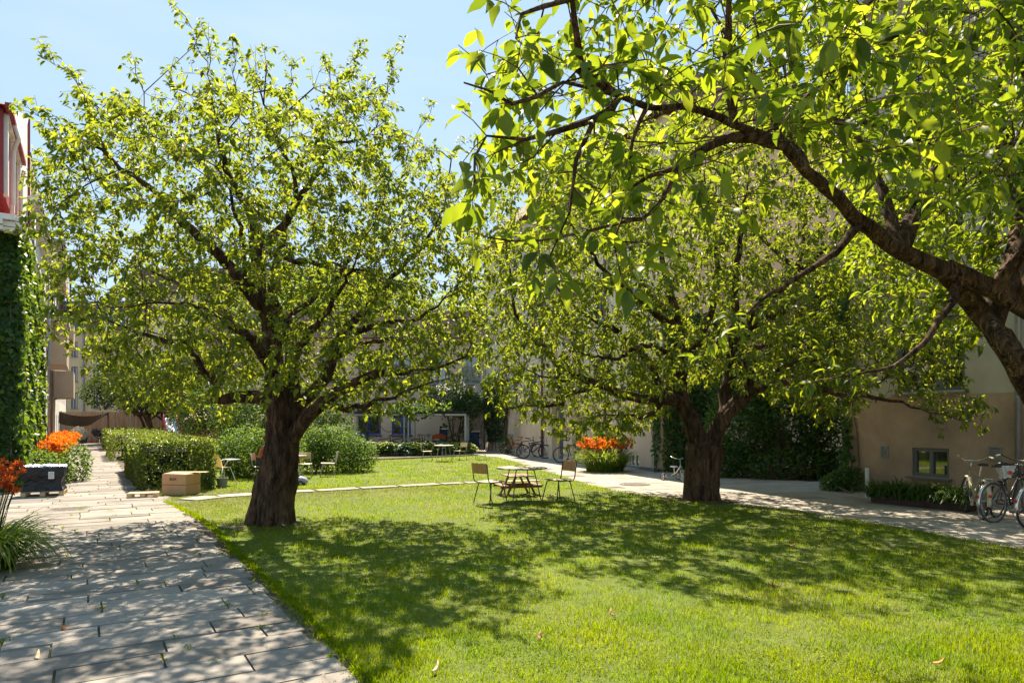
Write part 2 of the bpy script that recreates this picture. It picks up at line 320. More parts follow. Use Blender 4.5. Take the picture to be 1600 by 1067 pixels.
def slabmat(name, c, c2, big=None):
    m, n, out = newmat(name); b = N(n, 'ShaderNodeBsdfPrincipled'); b.inputs['Roughness'].default_value = .85; b.inputs['Specular IOR Level'].default_value = .3
    g = N(n, 'ShaderNodeNewGeometry'); tc = N(n, 'ShaderNodeTexCoord')
    r = ramp(n, g.outputs['Random Per Island'], [(0, c), (1, c2)])
    no = N(n, 'ShaderNodeTexNoise'); no.inputs['Scale'].default_value = 2.2; no.inputs['Detail'].default_value = 9; no.inputs['Roughness'].default_value = .7
    n.links.new(tc.outputs['Object'], no.inputs[0]); r2 = ramp(n, no.outputs[0], [(.3, (.62,.60,.56)), (.5, (.9,.9,.9)), (.7, (1.08,1.07,1.05))])
    mx = N(n, 'ShaderNodeMixRGB'); mx.blend_type = 'MULTIPLY'; mx.inputs[0].default_value = 1; n.links.new(r.outputs[0], mx.inputs[1]); n.links.new(r2.outputs[0], mx.inputs[2])
    n3 = N(n, 'ShaderNodeTexNoise'); n3.inputs['Scale'].default_value = 160; n3.inputs['Detail'].default_value = 3; n.links.new(tc.outputs['Object'], n3.inputs[0])
    r3 = ramp(n, n3.outputs[0], [(.35, (.75,.75,.75)), (.6, (1.05,1.05,1.05))])
    m2 = N(n, 'ShaderNodeMixRGB'); m2.blend_type = 'MULTIPLY'; m2.inputs[0].default_value = .8; n.links.new(mx.outputs[0], m2.inputs[1]); n.links.new(r3.outputs[0], m2.inputs[2])
    n.links.new(m2.outputs[0], b.inputs['Base Color'])
    bu = N(n, 'ShaderNodeBump'); bu.inputs['Strength'].default_value = .35; bu.inputs['Distance'].default_value = .006; n.links.new(n3.outputs[0], bu.inputs['Height']); n.links.new(bu.outputs[0], b.inputs['Normal'])
    n.links.new(b.outputs[0], out.inputs[0]); return m
M['slab'] = slabmat('paving_slab', (.19,.17,.148), (.345,.31,.27))
M['slab_pale'] = slabmat('pale_paving_slab', (.34,.30,.25), (.45,.40,.34))

# ---------------------------------------------------------------- leaves
LEAF6 = (np.array([(0,0,0),(-.38,.28,.10),(-.34,.66,.06),(0,1,-.12),(.34,.66,.06),(.38,.28,.10)], float), np.array([(0,3,2,1),(0,5,4,3)]))
LEAF_BIG = (np.array([(0,0,0),(-.30,.18,.06),(0,.2,-.01),(.30,.18,.06),(-.46,.48,.08),(0,.5,-.02),(.46,.48,.08),(-.27,.78,0),(0,.8,-.10),(.27,.78,0),(0,1.08,-.26)], float),
            np.array([(0,2,1,1),(0,3,2,2),(1,2,5,4),(2,3,6,5),(4,5,8,7),(5,6,9,8),(7,8,10,10),(8,9,10,10)]))
LEAF4 = (np.array([(0,0,0),(-.45,.45,.08),(0,1,-.08),(.45,.45,.08)], float), np.array([(0,2,1),(0,3,2)]))
IVY = (np.array([(0,0,0),(-.5,.12,.03),(-.42,.55,.05),(0,1,-.1),(.42,.55,.05),(.5,.12,.03)], float), np.array([(0,3,2,1),(0,5,4,3)]))
def norm(a): return a/np.maximum(1e-9, np.linalg.norm(a, axis=1, keepdims=True))
def leaf_arrays(org, dirs, nrm, L, W, tpl=LEAF6):
    V, Fc = tpl; n = len(org)
    d = norm(dirs); s = norm(np.cross(d, nrm)); u = np.cross(s, d)
    L = np.broadcast_to(L, (n,))[:, None, None]; W = np.broadcast_to(W, (n,))[:, None, None]
    vv = org[:, None, :]+s[:, None, :]*V[None, :, 0:1]*W+d[:, None, :]*V[None, :, 1:2]*L+u[:, None, :]*V[None, :, 2:3]*L
    ff = Fc[None, :, :]+(np.arange(n)*len(V))[:, None, None]
    return vv.reshape(-1, 3), ff.reshape(-1, Fc.shape[1])
def leaf_obj(name, org, dirs, nrm, L, W, material, parent=None, tpl=LEAF6, world=True, extra=None):
    if tpl is LEAF_BIG:   # mixed tris and quads
        V, Fq = tpl; tri = np.array([f[:3] for f in Fq if f[2] == f[3]]); quad = np.array([f for f in Fq if f[2] != f[3]])
        v, _ = leaf_arrays(org, dirs, nrm, L, W, tpl); n = len(org); off = (np.arange(n)*len(V))[:, None, None]
        fq = (quad[None]+off).reshape(-1, 4); ft = (tri[None]+off).reshape(-1, 3)
        qt = np.concatenate([fq[:, [0,1,2]], fq[:, [0,2,3]], ft]); return mesh_obj(name, v, qt, material, parent, world, smooth=True)
    v, f = leaf_arrays(org, dirs, nrm, L, W, tpl)
    return mesh_obj(name, v, f, material, parent, world)
def rvec(n): return norm(rng.normal(size=(n, 3)))

# ---------------------------------------------------------------- tree growth
def catmull(pts, step):
    pts = [np.array(p, float) for p in pts]; out = [pts[0]]
    ext = [2*pts[0]-pts[1]]+pts+[2*pts[-1]-pts[-2]]
    for i in range(1, len(ext)-2):
        p0, p1, p2, p3 = ext[i-1:i+3]; n = max(1, int(np.linalg.norm(p2-p1)/step))
        for k in range(1, n+1):
            t = k/n; out.append(.5*((2*p1)+(-p0+p2)*t+(2*p0-5*p1+4*p2-p3)*t*t+(-p0+3*p1-3*p2+p3)*t**3))
    return out
def grow(limbs, attract, step=.22, infl=1.3, kill=.36, iters=70, jit=.25, wig=.02):
    pos = []; par = []; rad = []; hand = []
    for li, (pts, r0, r1) in enumerate(limbs):
        c = catmull(pts, .14)
        if pos:
            A = np.array(pos); j = int(np.argmin(np.linalg.norm(A-c[0], axis=1))); last = j; c = c[1:]
        else: last = -1
        L = len(c)
        for k, p in enumerate(c):
            t = k/max(1, L-1)
            if li > 0 and wig: p = p+rng.normal(size=3)*wig*min(1, t*3)
            pos.append(p); par.append(last); rad.append(r0+(r1-r0)*t**.8); hand.append(True); last = len(pos)-1
    A = attract.copy(); posa = np.array(pos)
    nd = np.full(len(A), 1e9); ni = np.zeros(len(A), int)
    def upd(i0, arr):
        for s in range(0, len(arr), 256):
            dd = np.linalg.norm(A[:, None, :]-arr[None, s:s+256, :], axis=2); j = dd.argmin(1); m = dd[np.arange(len(A)), j]
            b = m < nd; nd[b] = m[b]; ni[b] = i0+s+j[b]
    ok = np.array([r < .22 for r in rad]); idx = np.where(ok)[0]
    for s in idx: pass
    sel = posa[idx]; dd_ni = []
    for s in range(0, len(sel), 256):
        dd = np.linalg.norm(A[:, None, :]-sel[None, s:s+256, :], axis=2); j = dd.argmin(1); m = dd[np.arange(len(A)), j]
        b = m < nd; nd[b] = m[b]; ni[b] = idx[s+j[b]]
    for it in range(iters):
        keep = nd > kill; A = A[keep]; nd = nd[keep]; ni = ni[keep]
        if len(A) == 0: break
        act = nd < infl*(1 if it > 12 else 1.8)
        if not act.any(): break
        new = []
        for node in np.unique(ni[act]):
            q = A[act & (ni == node)]; v = (q-pos[node]); v = v/np.linalg.norm(v, axis=1, keepdims=True); v = v.mean(0)
            v = v/(np.linalg.norm(v)+1e-6)+rng.normal(size=3)*jit; 
            if par[node] >= 0:
                pv = pos[node]-pos[par[node]]; v = v+.5*pv/(np.linalg.norm(pv)+1e-6)
            v /= np.linalg.norm(v); new.append((pos[node]+v*step, node))
        i0 = len(pos)
        for p, nn in new: pos.append(p); par.append(int(nn)); rad.append(0); hand.append(False)
        upd(i0, np.array([p for p, _ in new]))
    pos = np.array(pos); par = np.array(par); rad = np.array(rad); hand = np.array(hand)
    n = len(pos); pr = np.zeros(n); 
    for i in range(n-1, -1, -1):
        if pr[i] == 0: pr[i] = .0045**2.2
        if par[i] >= 0: pr[par[i]] += pr[i]
    pr = pr**(1/2.2)
    for i in range(n):
        if not hand[i]: rad[i] = min(pr[i], rad[par[i]]*.86)
    return pos, par, rad, hand
def tubes(pos, par, rad, flare=0, z0=0, lump=.12):
    n = len(pos); ch = [[] for _ in range(n)]
    for i in range(n):
        if par[i] >= 0: ch[par[i]].append(i)
    starts = [i for i in range(n) if par[i] < 0]; VV = []; FF = []; vb = 0; stack = list(starts)
    while stack:
        i = stack.pop(); chain = ([par[i]] if par[i] >= 0 else [])+[i]; cur = i
        while ch[cur]:
            c = sorted(ch[cur], key=lambda k: -rad[k]); stack.extend(c[1:]); cur = c[0]; chain.append(cur)
        if len(chain) < 2: continue
        p = pos[chain]; r = rad[chain].copy()
        if par[i] >= 0: r[0] = min(r[0], r[1]*1.25)
        rm = r.max(); k = 28 if rm > .2 else 14 if rm > .09 else 8 if rm > .03 else 5 if rm > .012 else 3
        t = np.gradient(p, axis=0); t = norm(t); a = np.cross(t[0], (.3,.2,.9)); a /= np.linalg.norm(a); fr = []
        for q in t:
            a = a-q*a.dot(q); a /= np.linalg.norm(a)+1e-9; fr.append((a.copy(), np.cross(q, a)))
        an = np.arange(k)*2*math.pi/k; ph = rng.uniform(0, 6.28, 4)
        for s in range(len(chain)):
            rr = r[s]*np.ones(k)
            if rm > .06:
                z = s*.14
                rr = rr*(1+lump*(.5*np.sin(3*an+ph[0]+z*.7)+.35*np.sin(5*an+ph[1]-z*1.1)+.3*np.sin(8*an+ph[2]+z*.5)))*(1+.06*math.sin(z*2.3+ph[3]))
                rr = rr*(1+.04*rng.normal(size=k))
            if flare and p[s][2] < 1.0 and par[i] < 0:
                e = math.exp(-max(0, p[s][2]-z0)/.22); rr = rr*(1+flare*e*(.55+.45*np.sin(5*an+ph[1])+.25*np.sin(9*an+ph[2])))
            a, b = fr[s]; VV.append(p[s]+(np.cos(an)[:, None]*a+np.sin(an)[:, None]*b)*rr[:, None])
        for s in range(len(chain)-1):
            for j in range(k):
                j2 = (j+1) % k; b0 = vb+s*k; FF.append((b0+j, b0+j2, b0+k+j2, b0+k+j))
        vb += k*len(chain)
    return np.concatenate(VV), np.array(FF)
def twigs_leaves(pos, par, rad, hand, rmax, per, nl, tl, droop, keepf=None, centre=None, up=.25):
    """twigs on the thin branches and leaves in drooping whorls"""
    idx = np.where(rad < rmax)[0]; idx = np.repeat(idx, per); idx = idx[rng.random(len(idx)) < .95]
    base = pos[idx]; pd = norm(pos[idx]-pos[np.maximum(par[idx], 0)]+1e-6)
    d = pd*.55+rvec(len(idx))*.75; d[:, 2] += up
    if centre is not None: d += norm(base-centre)*.35
    d = norm(d); L = rng.uniform(tl[0], tl[1], len(idx)); tip = base+d*L[:, None]; tip[:, 2] -= L*.12
    if keepf is not None:
        k = keepf(tip); base, d, L, tip = base[k], d[k], L[k], tip[k]
    n = len(base); mid = (base+tip)/2; mid[:, 2] += L*.06
    s = norm(np.cross(d, rvec(n))); u = np.cross(s, d); V = []
    for q, rr in ((base, .0035), (mid, .003), (tip, .0022)):
        for a in (0, 2.094, 4.189): V.append(q+(s*math.cos(a)+u*math.sin(a))*rr)
    TV = np.stack(V, 1).reshape(-1, 3); f = []
    for k in (0, 3):
        for j in range(3): f.append((k+j, k+(j+1) % 3, k+3+(j+1) % 3, k+3+j))
    TF = (np.array(f)[None]+(np.arange(n)*9)[:, None, None]).reshape(-1, 4)
    cnt = rng.integers(nl[0], nl[1]+1, n); w_ = np.repeat(np.arange(n), cnt); m = len(w_)
    t = np.clip(1-np.abs(rng.normal(0, .28, m)), .1, 1); o = base[w_]*(1-t[:, None])+tip[w_]*t[:, None]
    rad_ = rvec(m); rad_ = norm(rad_-d[w_]*(rad_*d[w_]).sum(1, keepdims=True)*.8)
    ld = rad_*1.0+d[w_]*.45; ld[:, 2] -= rng.uniform(droop*.3, droop*1.4, m); ld = norm(ld)
    nn = rng.normal(size=(m, 3))*.38; nn[:, 2] += 1; nn = nn+ld*.0
    o = o+ld*.012
    return (TV, TF), (o, ld, norm(nn))

def tree(name, label, base, limbs, attract, leaf, bark, lsize, tpl=LEAF6, rmax=.016, per=2, nl=(5,7), tl=(.12,.38), droop=.9, flare=.35, step=.22, kill=.36, infl=1.3, keepf=None, centre=None, group='cherry trees on the lawn', wig=.02, cat='tree'):
    root = thing(name, label, cat, base, 0, group)
    pos, par, rad, hand = grow(limbs, attract, step=step, kill=kill, infl=infl, wig=wig)
    if keepf is not None:
        pass
    v, f = tubes(pos, par, rad, flare)
    tr = mesh_obj('trunk', v, f, bark, root, True, smooth=True)
    (tv, tf), (o, ld, nn) = twigs_leaves(pos, par, rad, hand, rmax, per, nl, tl, droop, keepf, centre)
    cr = None
    m = len(o); L = np.clip(rng.normal(lsize*.93, lsize*.2, m), lsize*.4, lsize*1.4)
    cr = leaf_obj('crown', o, ld, nn, L, L*rng.uniform(.46, .6, m), leaf, root, tpl)
    mesh_obj('twigs', tv, tf, M['twig'], cr, False).location = (0, 0, 0)
    # twigs share the crown's frame
    tw = cr.children[0]; co = np.empty(len(tw.data.vertices)*3, np.float32); tw.data.vertices.foreach_get('co', co)
    co = co.reshape(-1, 3)-np.array(base, np.float32); tw.data.vertices.foreach_set('co', co.ravel()); tw.data.update()
    print(name, 'nodes', len(pos), 'leaves', m); return root
def ellipsoid_pts(c, r, n, shell=.35, p=2.0):
    out = []
    while len(out) < n:
        q = rng.uniform(-1, 1, 3); d = (np.abs(q)**p).sum()**(1/p)
        if d < 1 and rng.random() < shell+(1-shell)*d**1.5: out.append(np.array(c)+q*np.array(r))
    return np.array(out)
# ================================================================ ground
def poly_obj(name, pts, z, m, kind='structure', label=None):
    import mathutils.geometry as mg
    tri = mg.tessellate_polygon([[Vector((p[0], p[1], 0)) for p in pts]])
    o = mesh_obj(name, [(p[0], p[1], z) for p in pts], [tuple(t) for t in tri], m)
    me = o.data
    for p in me.polygons:
        if p.normal.z < 0: p.flip()
    return tag(o, label, kind=kind)
PD = Vector((-.5261, .8504, 0)); PN = Vector((.8504, .5261, 0))      # along and across the left path
def pth(s, t, z=0): return PD*s+PN*t+Vector((0, 0, z))
def cl(c, Y, z=0): return Vector((c-.6186*Y, Y, z))                  # point on a line parallel to the left facade
def pix(*l): return [G(x, y) for x, y in l]
poly_obj('ground', [(-400,-60), (400,-60), (400,400), (-400,400)], 0, M['soil'])

def in_poly(px, py, poly):
    c = np.zeros(len(px), bool); n = len(poly); j = n-1
    for i in range(n):
        xi, yi, xj, yj = poly[i][0], poly[i][1], poly[j][0], poly[j][1]
        c ^= ((yi > py) != (yj > py)) & (px < (xj-xi)*(py-yi)/(yj-yi+1e-12)+xi); j = i
    return c
edge_left = [(1.52*PN+PD*s) for s in (-2, 1)]+pix((560,1050),(500,985),(452,940),(410,900),(372,866),(345,838),(318,815),(292,800),(262,786))
edge_back = pix((243,778),(250,772),(252,765))+[Vector((-9.4,18,0)),Vector((-10.6,25,0)),Vector((-12,31.0,0)),Vector((-7.5,31.2,0))]+pix((640,715),(740,710.5),(775,715),(810,724),(850,737),(880,746),(912,756),(960,768),(1010,775.5),(1070,782),(1130,788),(1250,801),(1400,825),(1600,862))
edge_back += [Vector((8,5.6,0)),Vector((14,-2,0))]
lawn_poly = [(p.x, p.y) for p in edge_left+edge_back]
poly_obj('lawn', lawn_poly, .022, M['lawn'])
# right-hand path: base sheet and flags
rp_poly = [(-14,30.9),(-14,36),(-1.5,44),(2,44),(8.6,20),(11,17),(14,10),(16,-4),(6,-4),(5,8),(-1,20)]
poly_obj('path_right', rp_poly, .006, M['gravel'])
def line_xy(a, b, t): return (a[0]+(b[0]-a[0])*t, a[1]+(b[1]-a[1])*t)
def flag(mb, corners, z, th=.03):
    n = len(corners); mb.add([(c[0], c[1], z-th) for c in corners]+[(c[0], c[1], z+rng.normal(0, .0012)) for c in corners],
        [tuple(range(n, 2*n))]+[(i, (i+1) % n, n+(i+1) % n, n+i) for i in range(n)])
poly_obj('path_bed', [tuple(x[:2]) for x in (pth(-1,-2.6), pth(-1,1.52), pth(17,1.5), pth(17.2,1.02), pth(78,1.02), pth(78,-2.6))], .0085, mat('joint_sand', (.10,.085,.05), .95, (.07,.09,.03), 5, .5, 60))
mb = MB(); weeds = []
def slab_field(mb, org, D, Nn, s0, s1, t0, t1, roww, lens, gap, z, keep=None, weed=None, ragged=.06):
    s = s0
    while s < s1:
        wd = rng.uniform(*roww); t = t0(s)-rng.uniform(0, lens[1])
        te = t1(s)+rng.uniform(-ragged, ragged)
        while t < te:
            L = rng.uniform(*lens); a, b = t, min(t+L, te)
            if b-a > .12:
                q = [(s+gap/2, a+gap/2), (s+gap/2, b-gap/2), (s+wd-gap/2, b-gap/2), (s+wd-gap/2, a+gap/2)]
                pts = [org+D*u+Nn*v for u, v in q]; cc = org+D*(s+wd/2)+Nn*((a+b)/2)
                if (keep is None or keep(cc)): flag(mb, [(p.x, p.y) for p in pts], z+rng.normal(0, .0025))
                if weed is not None and cc.y < 16:
                    if rng.random() < .3: weed.append((org+D*(s+rng.uniform(.1,.9)*wd)+Nn*b, .5))
                    if rng.random() < .3: weed.append((org+D*s+Nn*rng.uniform(a, b), .3))
            t += L
        s += wd
O0 = Vector((0,0,0))
slab_field(mb, O0, PD, PN, 1.0, 78, lambda s: -1.7, lambda s: 1.50 if s < 17.0 else 1.02, (.26,.46), (.6,1.35), .017, .03, weed=weeds)
# heaved slab by the tree root
mb.build('path', M['slab'], smooth=False)['kind'] = 'structure'
mb = MB(); RD = Vector((-.339, .941, 0)); RN = Vector((.941, .339, 0))
lp = np.array(lawn_poly)
def keep_r(c):
    x, y = np.array([c.x]), np.array([c.y])
    return (not in_poly(x, y, lawn_poly)[0]) and in_poly(x, y, rp_poly)[0]
slab_field(mb, Vector((6.5,12,0)), RD, RN, -14, 31, lambda s: -9.5, lambda s: 5.2, (.48,.62), (.8,1.5), .012, .018, keep=keep_r)
mb.build('path_flags', M['slab_pale'])['kind'] = 'structure'
# stepping path across the lawn
cross = [G(x, y) for x, y in ((278,786),(330,779),(400,774),(470,770),(540,766),(620,762),(700,757.5),(770,754.5),(850,752),(892,752))]
cc = catmull(cross, .1); mb = MB(); d_ = 0; i = 3
while i < len(cc)-12:
    n_ = int(rng.uniform(6, 12)); a, b = Vector(cc[i]), Vector(cc[min(i+n_, len(cc)-1)]); t_ = (b-a).normalized(); nn_ = Vector((-t_.y, t_.x, 0)); hw = rng.uniform(.17,.26)
    if i < 20: hw = .3
    q = [a-nn_*hw*rng.uniform(.8,1.1), b-nn_*hw*rng.uniform(.8,1.1), b+nn_*hw*rng.uniform(.8,1.1), a+nn_*hw*rng.uniform(.8,1.1)]
    flag(mb, [(p.x, p.y) for p in q], .05); i += n_+1
mb.build('path_stepping_slabs', M['slab_pale'])['kind'] = 'structure'
crossA = np.array([c[:2] for c in cc])

# ---------------------------------------------------------------- grass blades
def grass(name, n, ymin, ymax, hgt, wid, m, label, power=2.0, keep=None, xr=(-.8,.8), seed=1):
    g = np.random.default_rng(seed)
    # density falls with distance, so that it looks even
    u = g.random(n); 
    Y = (ymin**(2-power)+u*(ymax**(2-power)-ymin**(2-power)))**(1/(2-power)) if power != 2 else ymin*(ymax/ymin)**u
    X = Y*g.uniform(xr[0], xr[1], n)
    k = in_poly(X, Y, lawn_poly); X, Y = X[k], Y[k]
    d = np.full(len(X), 9.)
    for i in range(0, len(crossA), 3): d = np.minimum(d, np.hypot(X-crossA[i,0], Y-crossA[i,1]))
    k = (d > .24) | (g.random(len(X)) < .04)
    k &= np.hypot(X+4.0, Y-11.35) > .45
    k &= np.hypot(X-4.1, Y-14.9) > .5
    X, Y = X[k], Y[k]
    if keep is not None: k = keep(X, Y, g); X, Y = X[k], Y[k]
    n = len(X); cl_ = .5+.35*np.sin(X*9+np.sin(Y*7)*1.5)*np.sin(Y*10+X*3)+.6*(np.sin(X*2.1+np.sin(Y*1.7)*1.3)*np.sin(Y*2.4+X*.7)*.5+.5)+g.normal(0, .18, n)
    sc = np.maximum(1, Y/7)
    h = np.clip(hgt*cl_*g.uniform(.6,1.25,n), .012, .1); wd = wid*sc*g.uniform(.7,1.3,n); a = g.uniform(0, 6.283, n)
    s = np.stack([np.cos(a), np.sin(a), np.zeros(n)], 1); le = g.uniform(0, 6.283, n); lm = h*g.uniform(.1,.8,n)
    b = np.stack([X, Y, np.full(n, .02)], 1)
    mid = b+np.stack([np.cos(le)*lm*.3, np.sin(le)*lm*.3, h*.6], 1); tip = b+np.stack([np.cos(le)*lm, np.sin(le)*lm, h], 1)
    V = np.stack([b-s*wd[:,None]/2, b+s*wd[:,None]/2, mid+s*wd[:,None]*.4, mid-s*wd[:,None]*.4, tip], 1).reshape(-1, 3)
    o = np.arange(n)[:, None]*5; F = np.concatenate([o+np.array([[0,1,2]]), o+np.array([[0,2,3]]), o+np.array([[3,2,4]])]) 
    ob = mesh_obj(name, V, F, m); return tag(ob, label, 'grass', kind='stuff')
def dryness(X, Y):
    d = np.full(len(X), 9.)
    for i in range(0, len(crossA), 3): d = np.minimum(d, np.hypot(X-crossA[i,0], Y-crossA[i,1]))
    near = (Y < 17.4); return np.exp(-(d/np.where(near, 1.9, .7))**2)*.9
grass('lawn_grass', 330000, 3.9, 18, .045, .0042, M['grass'], 'short bright green grass of the mown courtyard lawn', keep=lambda X, Y, g: g.random(len(X)) > dryness(X, Y)*.98)
grass('far_lawn_grass', 90000, 17, 34, .05, .0042, M['grass'], 'sunlit yellow green grass of the lawn beyond the stepping slabs', keep=lambda X, Y, g: g.random(len(X)) > dryness(X, Y)*.5, xr=(-.62,.2), seed=2)
grass('dry_lawn_grass', 300000, 11, 21, .03, .004, M['grass_dry'], 'dry straw coloured grass along the stepping slabs', keep=lambda X, Y, g: g.random(len(X)) < dryness(X, Y), xr=(-.62,.3), seed=3)
grass('straw_in_lawn', 13000, 3.9, 16, .03, .0035, M['grass_dry'], 'scattered straw coloured blades in the shaded lawn', seed=4)
# clover and daisies in the lawn
n = 15000; Y = 4.0*(13/4.0)**rng.random(n); X = Y*rng.uniform(-.5,.8,n); k = in_poly(X, Y, lawn_poly) & ((np.sin(X*3.3+1)+np.sin(Y*2.7+X)+rng.normal(0,.6,n)) > .7); X, Y = X[k], Y[k]; n = len(X)
og = np.stack([X, Y, rng.uniform(.035,.055,n)], 1); dd = rvec(n); dd[:, 2] = np.abs(dd[:, 2])*.3; nn = rng.normal(size=(n,3))*.3; nn[:, 2] = 1
tag(leaf_obj('lawn_clover', og, dd, norm(nn), rng.uniform(.014,.032,n), .02, M['grass'], tpl=LEAF4), 'round clover and weed leaves scattered through the lawn', 'ground cover', kind='stuff')
# weeds in the joints and along the lawn edge
W0 = []
for p, a in weeds:
    W0 += [(p.x+rng.normal(0,.02), p.y+rng.normal(0,.03)) for _ in range(int(rng.uniform(3, 14)))]
el = catmull([Vector(p) for p in edge_left[1:]], .03)
for p in el:
    if p[1] > 3: W0 += [(p[0]+rng.normal(-.03,.035), p[1]+rng.normal(0,.03)) for _ in range(12)]
for i in range(len(edge_back)-14, len(edge_back)-2):
    a, b = edge_back[i], edge_back[i+1]; n_ = int((b-a).length*60)
    for _ in range(n_): q = a.lerp(b, rng.random()); W0.append((q.x+rng.normal(0,.06), q.y+rng.normal(0,.06)))
W0 = np.array(W0); n = len(W0); og = np.column_stack([W0, np.full(n, .025)]); dd = rvec(n)*.7; dd[:, 2] = np.abs(dd[:, 2])+.6
tag(leaf_obj('joint_weeds', og, norm(dd), rvec(n), rng.uniform(.02,.05,n), .012, M['grass'], tpl=LEAF4), 'small weeds and grass tufts in the slab joints and path edges', 'weeds', kind='stuff')
n = 900; W0 = np.array([np.array(el[rng.integers(len(el))][:2])+rng.normal(0, .16, 2)+np.array([-.1,0]) for _ in range(n)])
og = np.column_stack([W0, np.full(n, .036)]); dd = rvec(n); dd[:, 2] *= .1; nn = rng.normal(size=(n,3))*.25; nn[:, 2] = 1
tag(leaf_obj('leaf_litter', og, dd, nn, rng.uniform(.01,.03,n), .015, M['litter'], tpl=LEAF4), 'tiny brown leaf crumbs and litter along the lawn edge', 'litter', kind='stuff')
# bare soil round the trunks
for nm, c, r in (('soil_patch', (-4.0,11.2), .75), ('soil_patch', (4.1,14.75), .8)):
    poly_obj(nm, [(c[0]+math.cos(a)*r*(1+.2*math.sin(3*a+c[0])), c[1]+math.sin(a)*r*.8*(1+.2*math.cos(4*a))) for a in np.linspace(0, 6.28, 24, endpoint=False)], .028, M['soil'])

# ================================================================ cherry trees
def D(l, y0, y1=None):   # photo pixels -> points, depth running from y0 to y1
    y1 = y0 if y1 is None else y1; n = len(l)-1
    return [P(x, y, y0+(y1-y0)*i/n) for i, (x, y) in enumerate(l)]
YB = 11.3
L1 = [(D([(423,824),(426,790),(434,740),(440,700),(439,660),(432,604)], YB), .345, .215),
 (D([(432,604),(425,543),(412,482),(403,430),(400,390),(394,344),(372,300),(345,235),(334,180)], YB, YB-.3), .165, .018),
 (D([(450,665),(457,637),(456,590),(450,530),(428,462),(432,415),(445,360)], YB+.1, YB+1.2), .13, .045),
 (D([(412,482),(365,425),(327,384),(297,361),(277,337),(240,300),(190,262),(140,225),(90,200)], YB, YB-1.6), .125, .008),
 (D([(434,625),(400,620),(368,621),(335,626),(341,603),(318,580),(305,560),(287,536),(262,534),(215,520),(170,500)], YB, YB-1.0), .115, .012),
 (D([(440,690),(455,650),(486,614),(510,590),(517,563),(530,523),(564,489),(601,445),(631,411),(655,391),(685,345),(700,300)], YB, YB+.6), .13, .012),
 (D([(445,700),(470,665),(492,640),(520,616),(554,600),(587,583),(655,580),(700,570),(735,545)], YB, YB-.9), .135, .01),
 (D([(492,626),(520,633),(545,639),(580,630),(614,617),(655,603),(700,590)], YB-.2, YB-1.2), .06, .008),
 (D([(530,523),(547,519),(587,509),(621,502),(655,495),(692,469),(720,455)], YB+.2, YB+.8), .07, .008),
 (D([(403,400),(408,384),(432,364),(452,337),(469,310),(500,265),(507,242),(530,222),(565,218),(600,190)], YB, YB+1.0), .085, .008),
 (D([(400,390),(440,402),(500,410),(560,420),(600,440)], YB, YB-1.4), .06, .008),
 (D([(450,337),(464,298),(457,264),(445,247),(425,195),(405,145),(398,105)], YB, YB-.4), .05, .006),
 (D([(430,590),(400,540),(350,500),(300,480),(230,470)], YB-.1, YB-2.4), .10, .01),
 (D([(440,600),(470,540),(520,470),(560,400)], YB-.1, YB-2.5), .09, .01),
 (D([(428,560),(450,500),(520,440),(560,380),(590,330)], YB+.2, YB+2.6), .09, .01),
 (D([(425,543),(380,520),(330,470),(250,430),(180,400)], YB+.2, YB+2.2), .09, .01),
 (D([(517,563),(560,540),(620,530),(680,540)], YB, YB+2.4), .07, .01),
 (D([(430,520),(390,440),(370,330),(340,260)], YB+.1, YB-2.2), .07, .01),
 (D([(540,200),(548,130),(560,72)], YB+.9, YB+1.0), .011, .004), (D([(590,195),(606,130),(618,82)], YB+1, YB+1.1), .011, .004),
 (D([(170,250),(120,130),(68,92)], YB-1.3, YB-1.6), .011, .004), (D([(375,200),(366,120),(366,72)], YB-.5, YB-.5), .011, .004), (D([(412,150),(416,110),(416,85)], YB-.4, YB-.4), .011, .004),
 (D([(150,300),(100,215),(60,180),(45,172)], YB-1.5, YB-1.8), .011, .004),
 (D([(334,180),(328,130),(312,75),(290,30),(276,10)], YB-.3, YB-.3), .0115, .004), (D([(325,115),(330,80),(318,52)], YB-.3, YB-.4), .008, .004)]
for (x, y), (dx, dy), dY in (((180,190),(-55,-45),-1),((230,160),(-20,-60),.5),((270,160),(-5,-50),-.8),((450,150),(10,-50),.6),((480,160),(20,-45),-.6),((640,230),(30,-55),1),((690,270),(30,-40),.4),((120,260),(-50,-20),-.8),((110,400),(-45,-30),0),((520,150),(-10,-55),1.4),((400,160),(-15,-60),.9),((120,480),(-50,10),-1),((110,330),(-50,-35),.8),((715,330),(30,-30),-.4)):
    L1.append((D([(x,y),(x+dx*.5,y+dy*.5),(x+dx,y+dy)], YB+dY), .0105, .004))
c1 = P(402, 395, YB-.1)
def pix_of(p): return CX0+F0*p[:, 0]/p[:, 1], H0-F0*(p[:, 2]-HCAM)/p[:, 1]
OUT1 = [(85,260),(100,200),(150,165),(200,150),(250,185),(290,120),(330,110),(360,165),(400,130),(450,165),(500,150),(560,110),(600,140),(625,205),(665,250),(690,275),(735,310),(755,400),(760,500),(748,570),(700,612),(640,640),(560,650),(470,640),(420,600),(340,650),(250,640),(160,600),(110,540),(80,460),(70,380),(50,300)]
def inpix(poly): return lambda q: in_poly(pix_of(q)[0], pix_of(q)[1], poly)
a1 = ellipsoid_pts(c1, (3.75, 3.3, 3.05), 4700, .4, 2.4); a1 = a1[inpix(OUT1)(a1)]
a1 = a1[~((a1[:, 2] < 2.3) & (np.hypot(a1[:, 0]+4, a1[:, 1]-YB) < 1.6))]
t1 = tree('cherry_tree', 'broad cherry tree with thick dark trunk between the left path and the table', G(424,822), L1, a1, M['leaf_cherry'], M['bark'], .104, rmax=.0118, per=3, nl=(5,7), tl=(.1,.34), centre=np.array(c1), droop=.8, kill=.32, flare=.28)
YR = 14.85
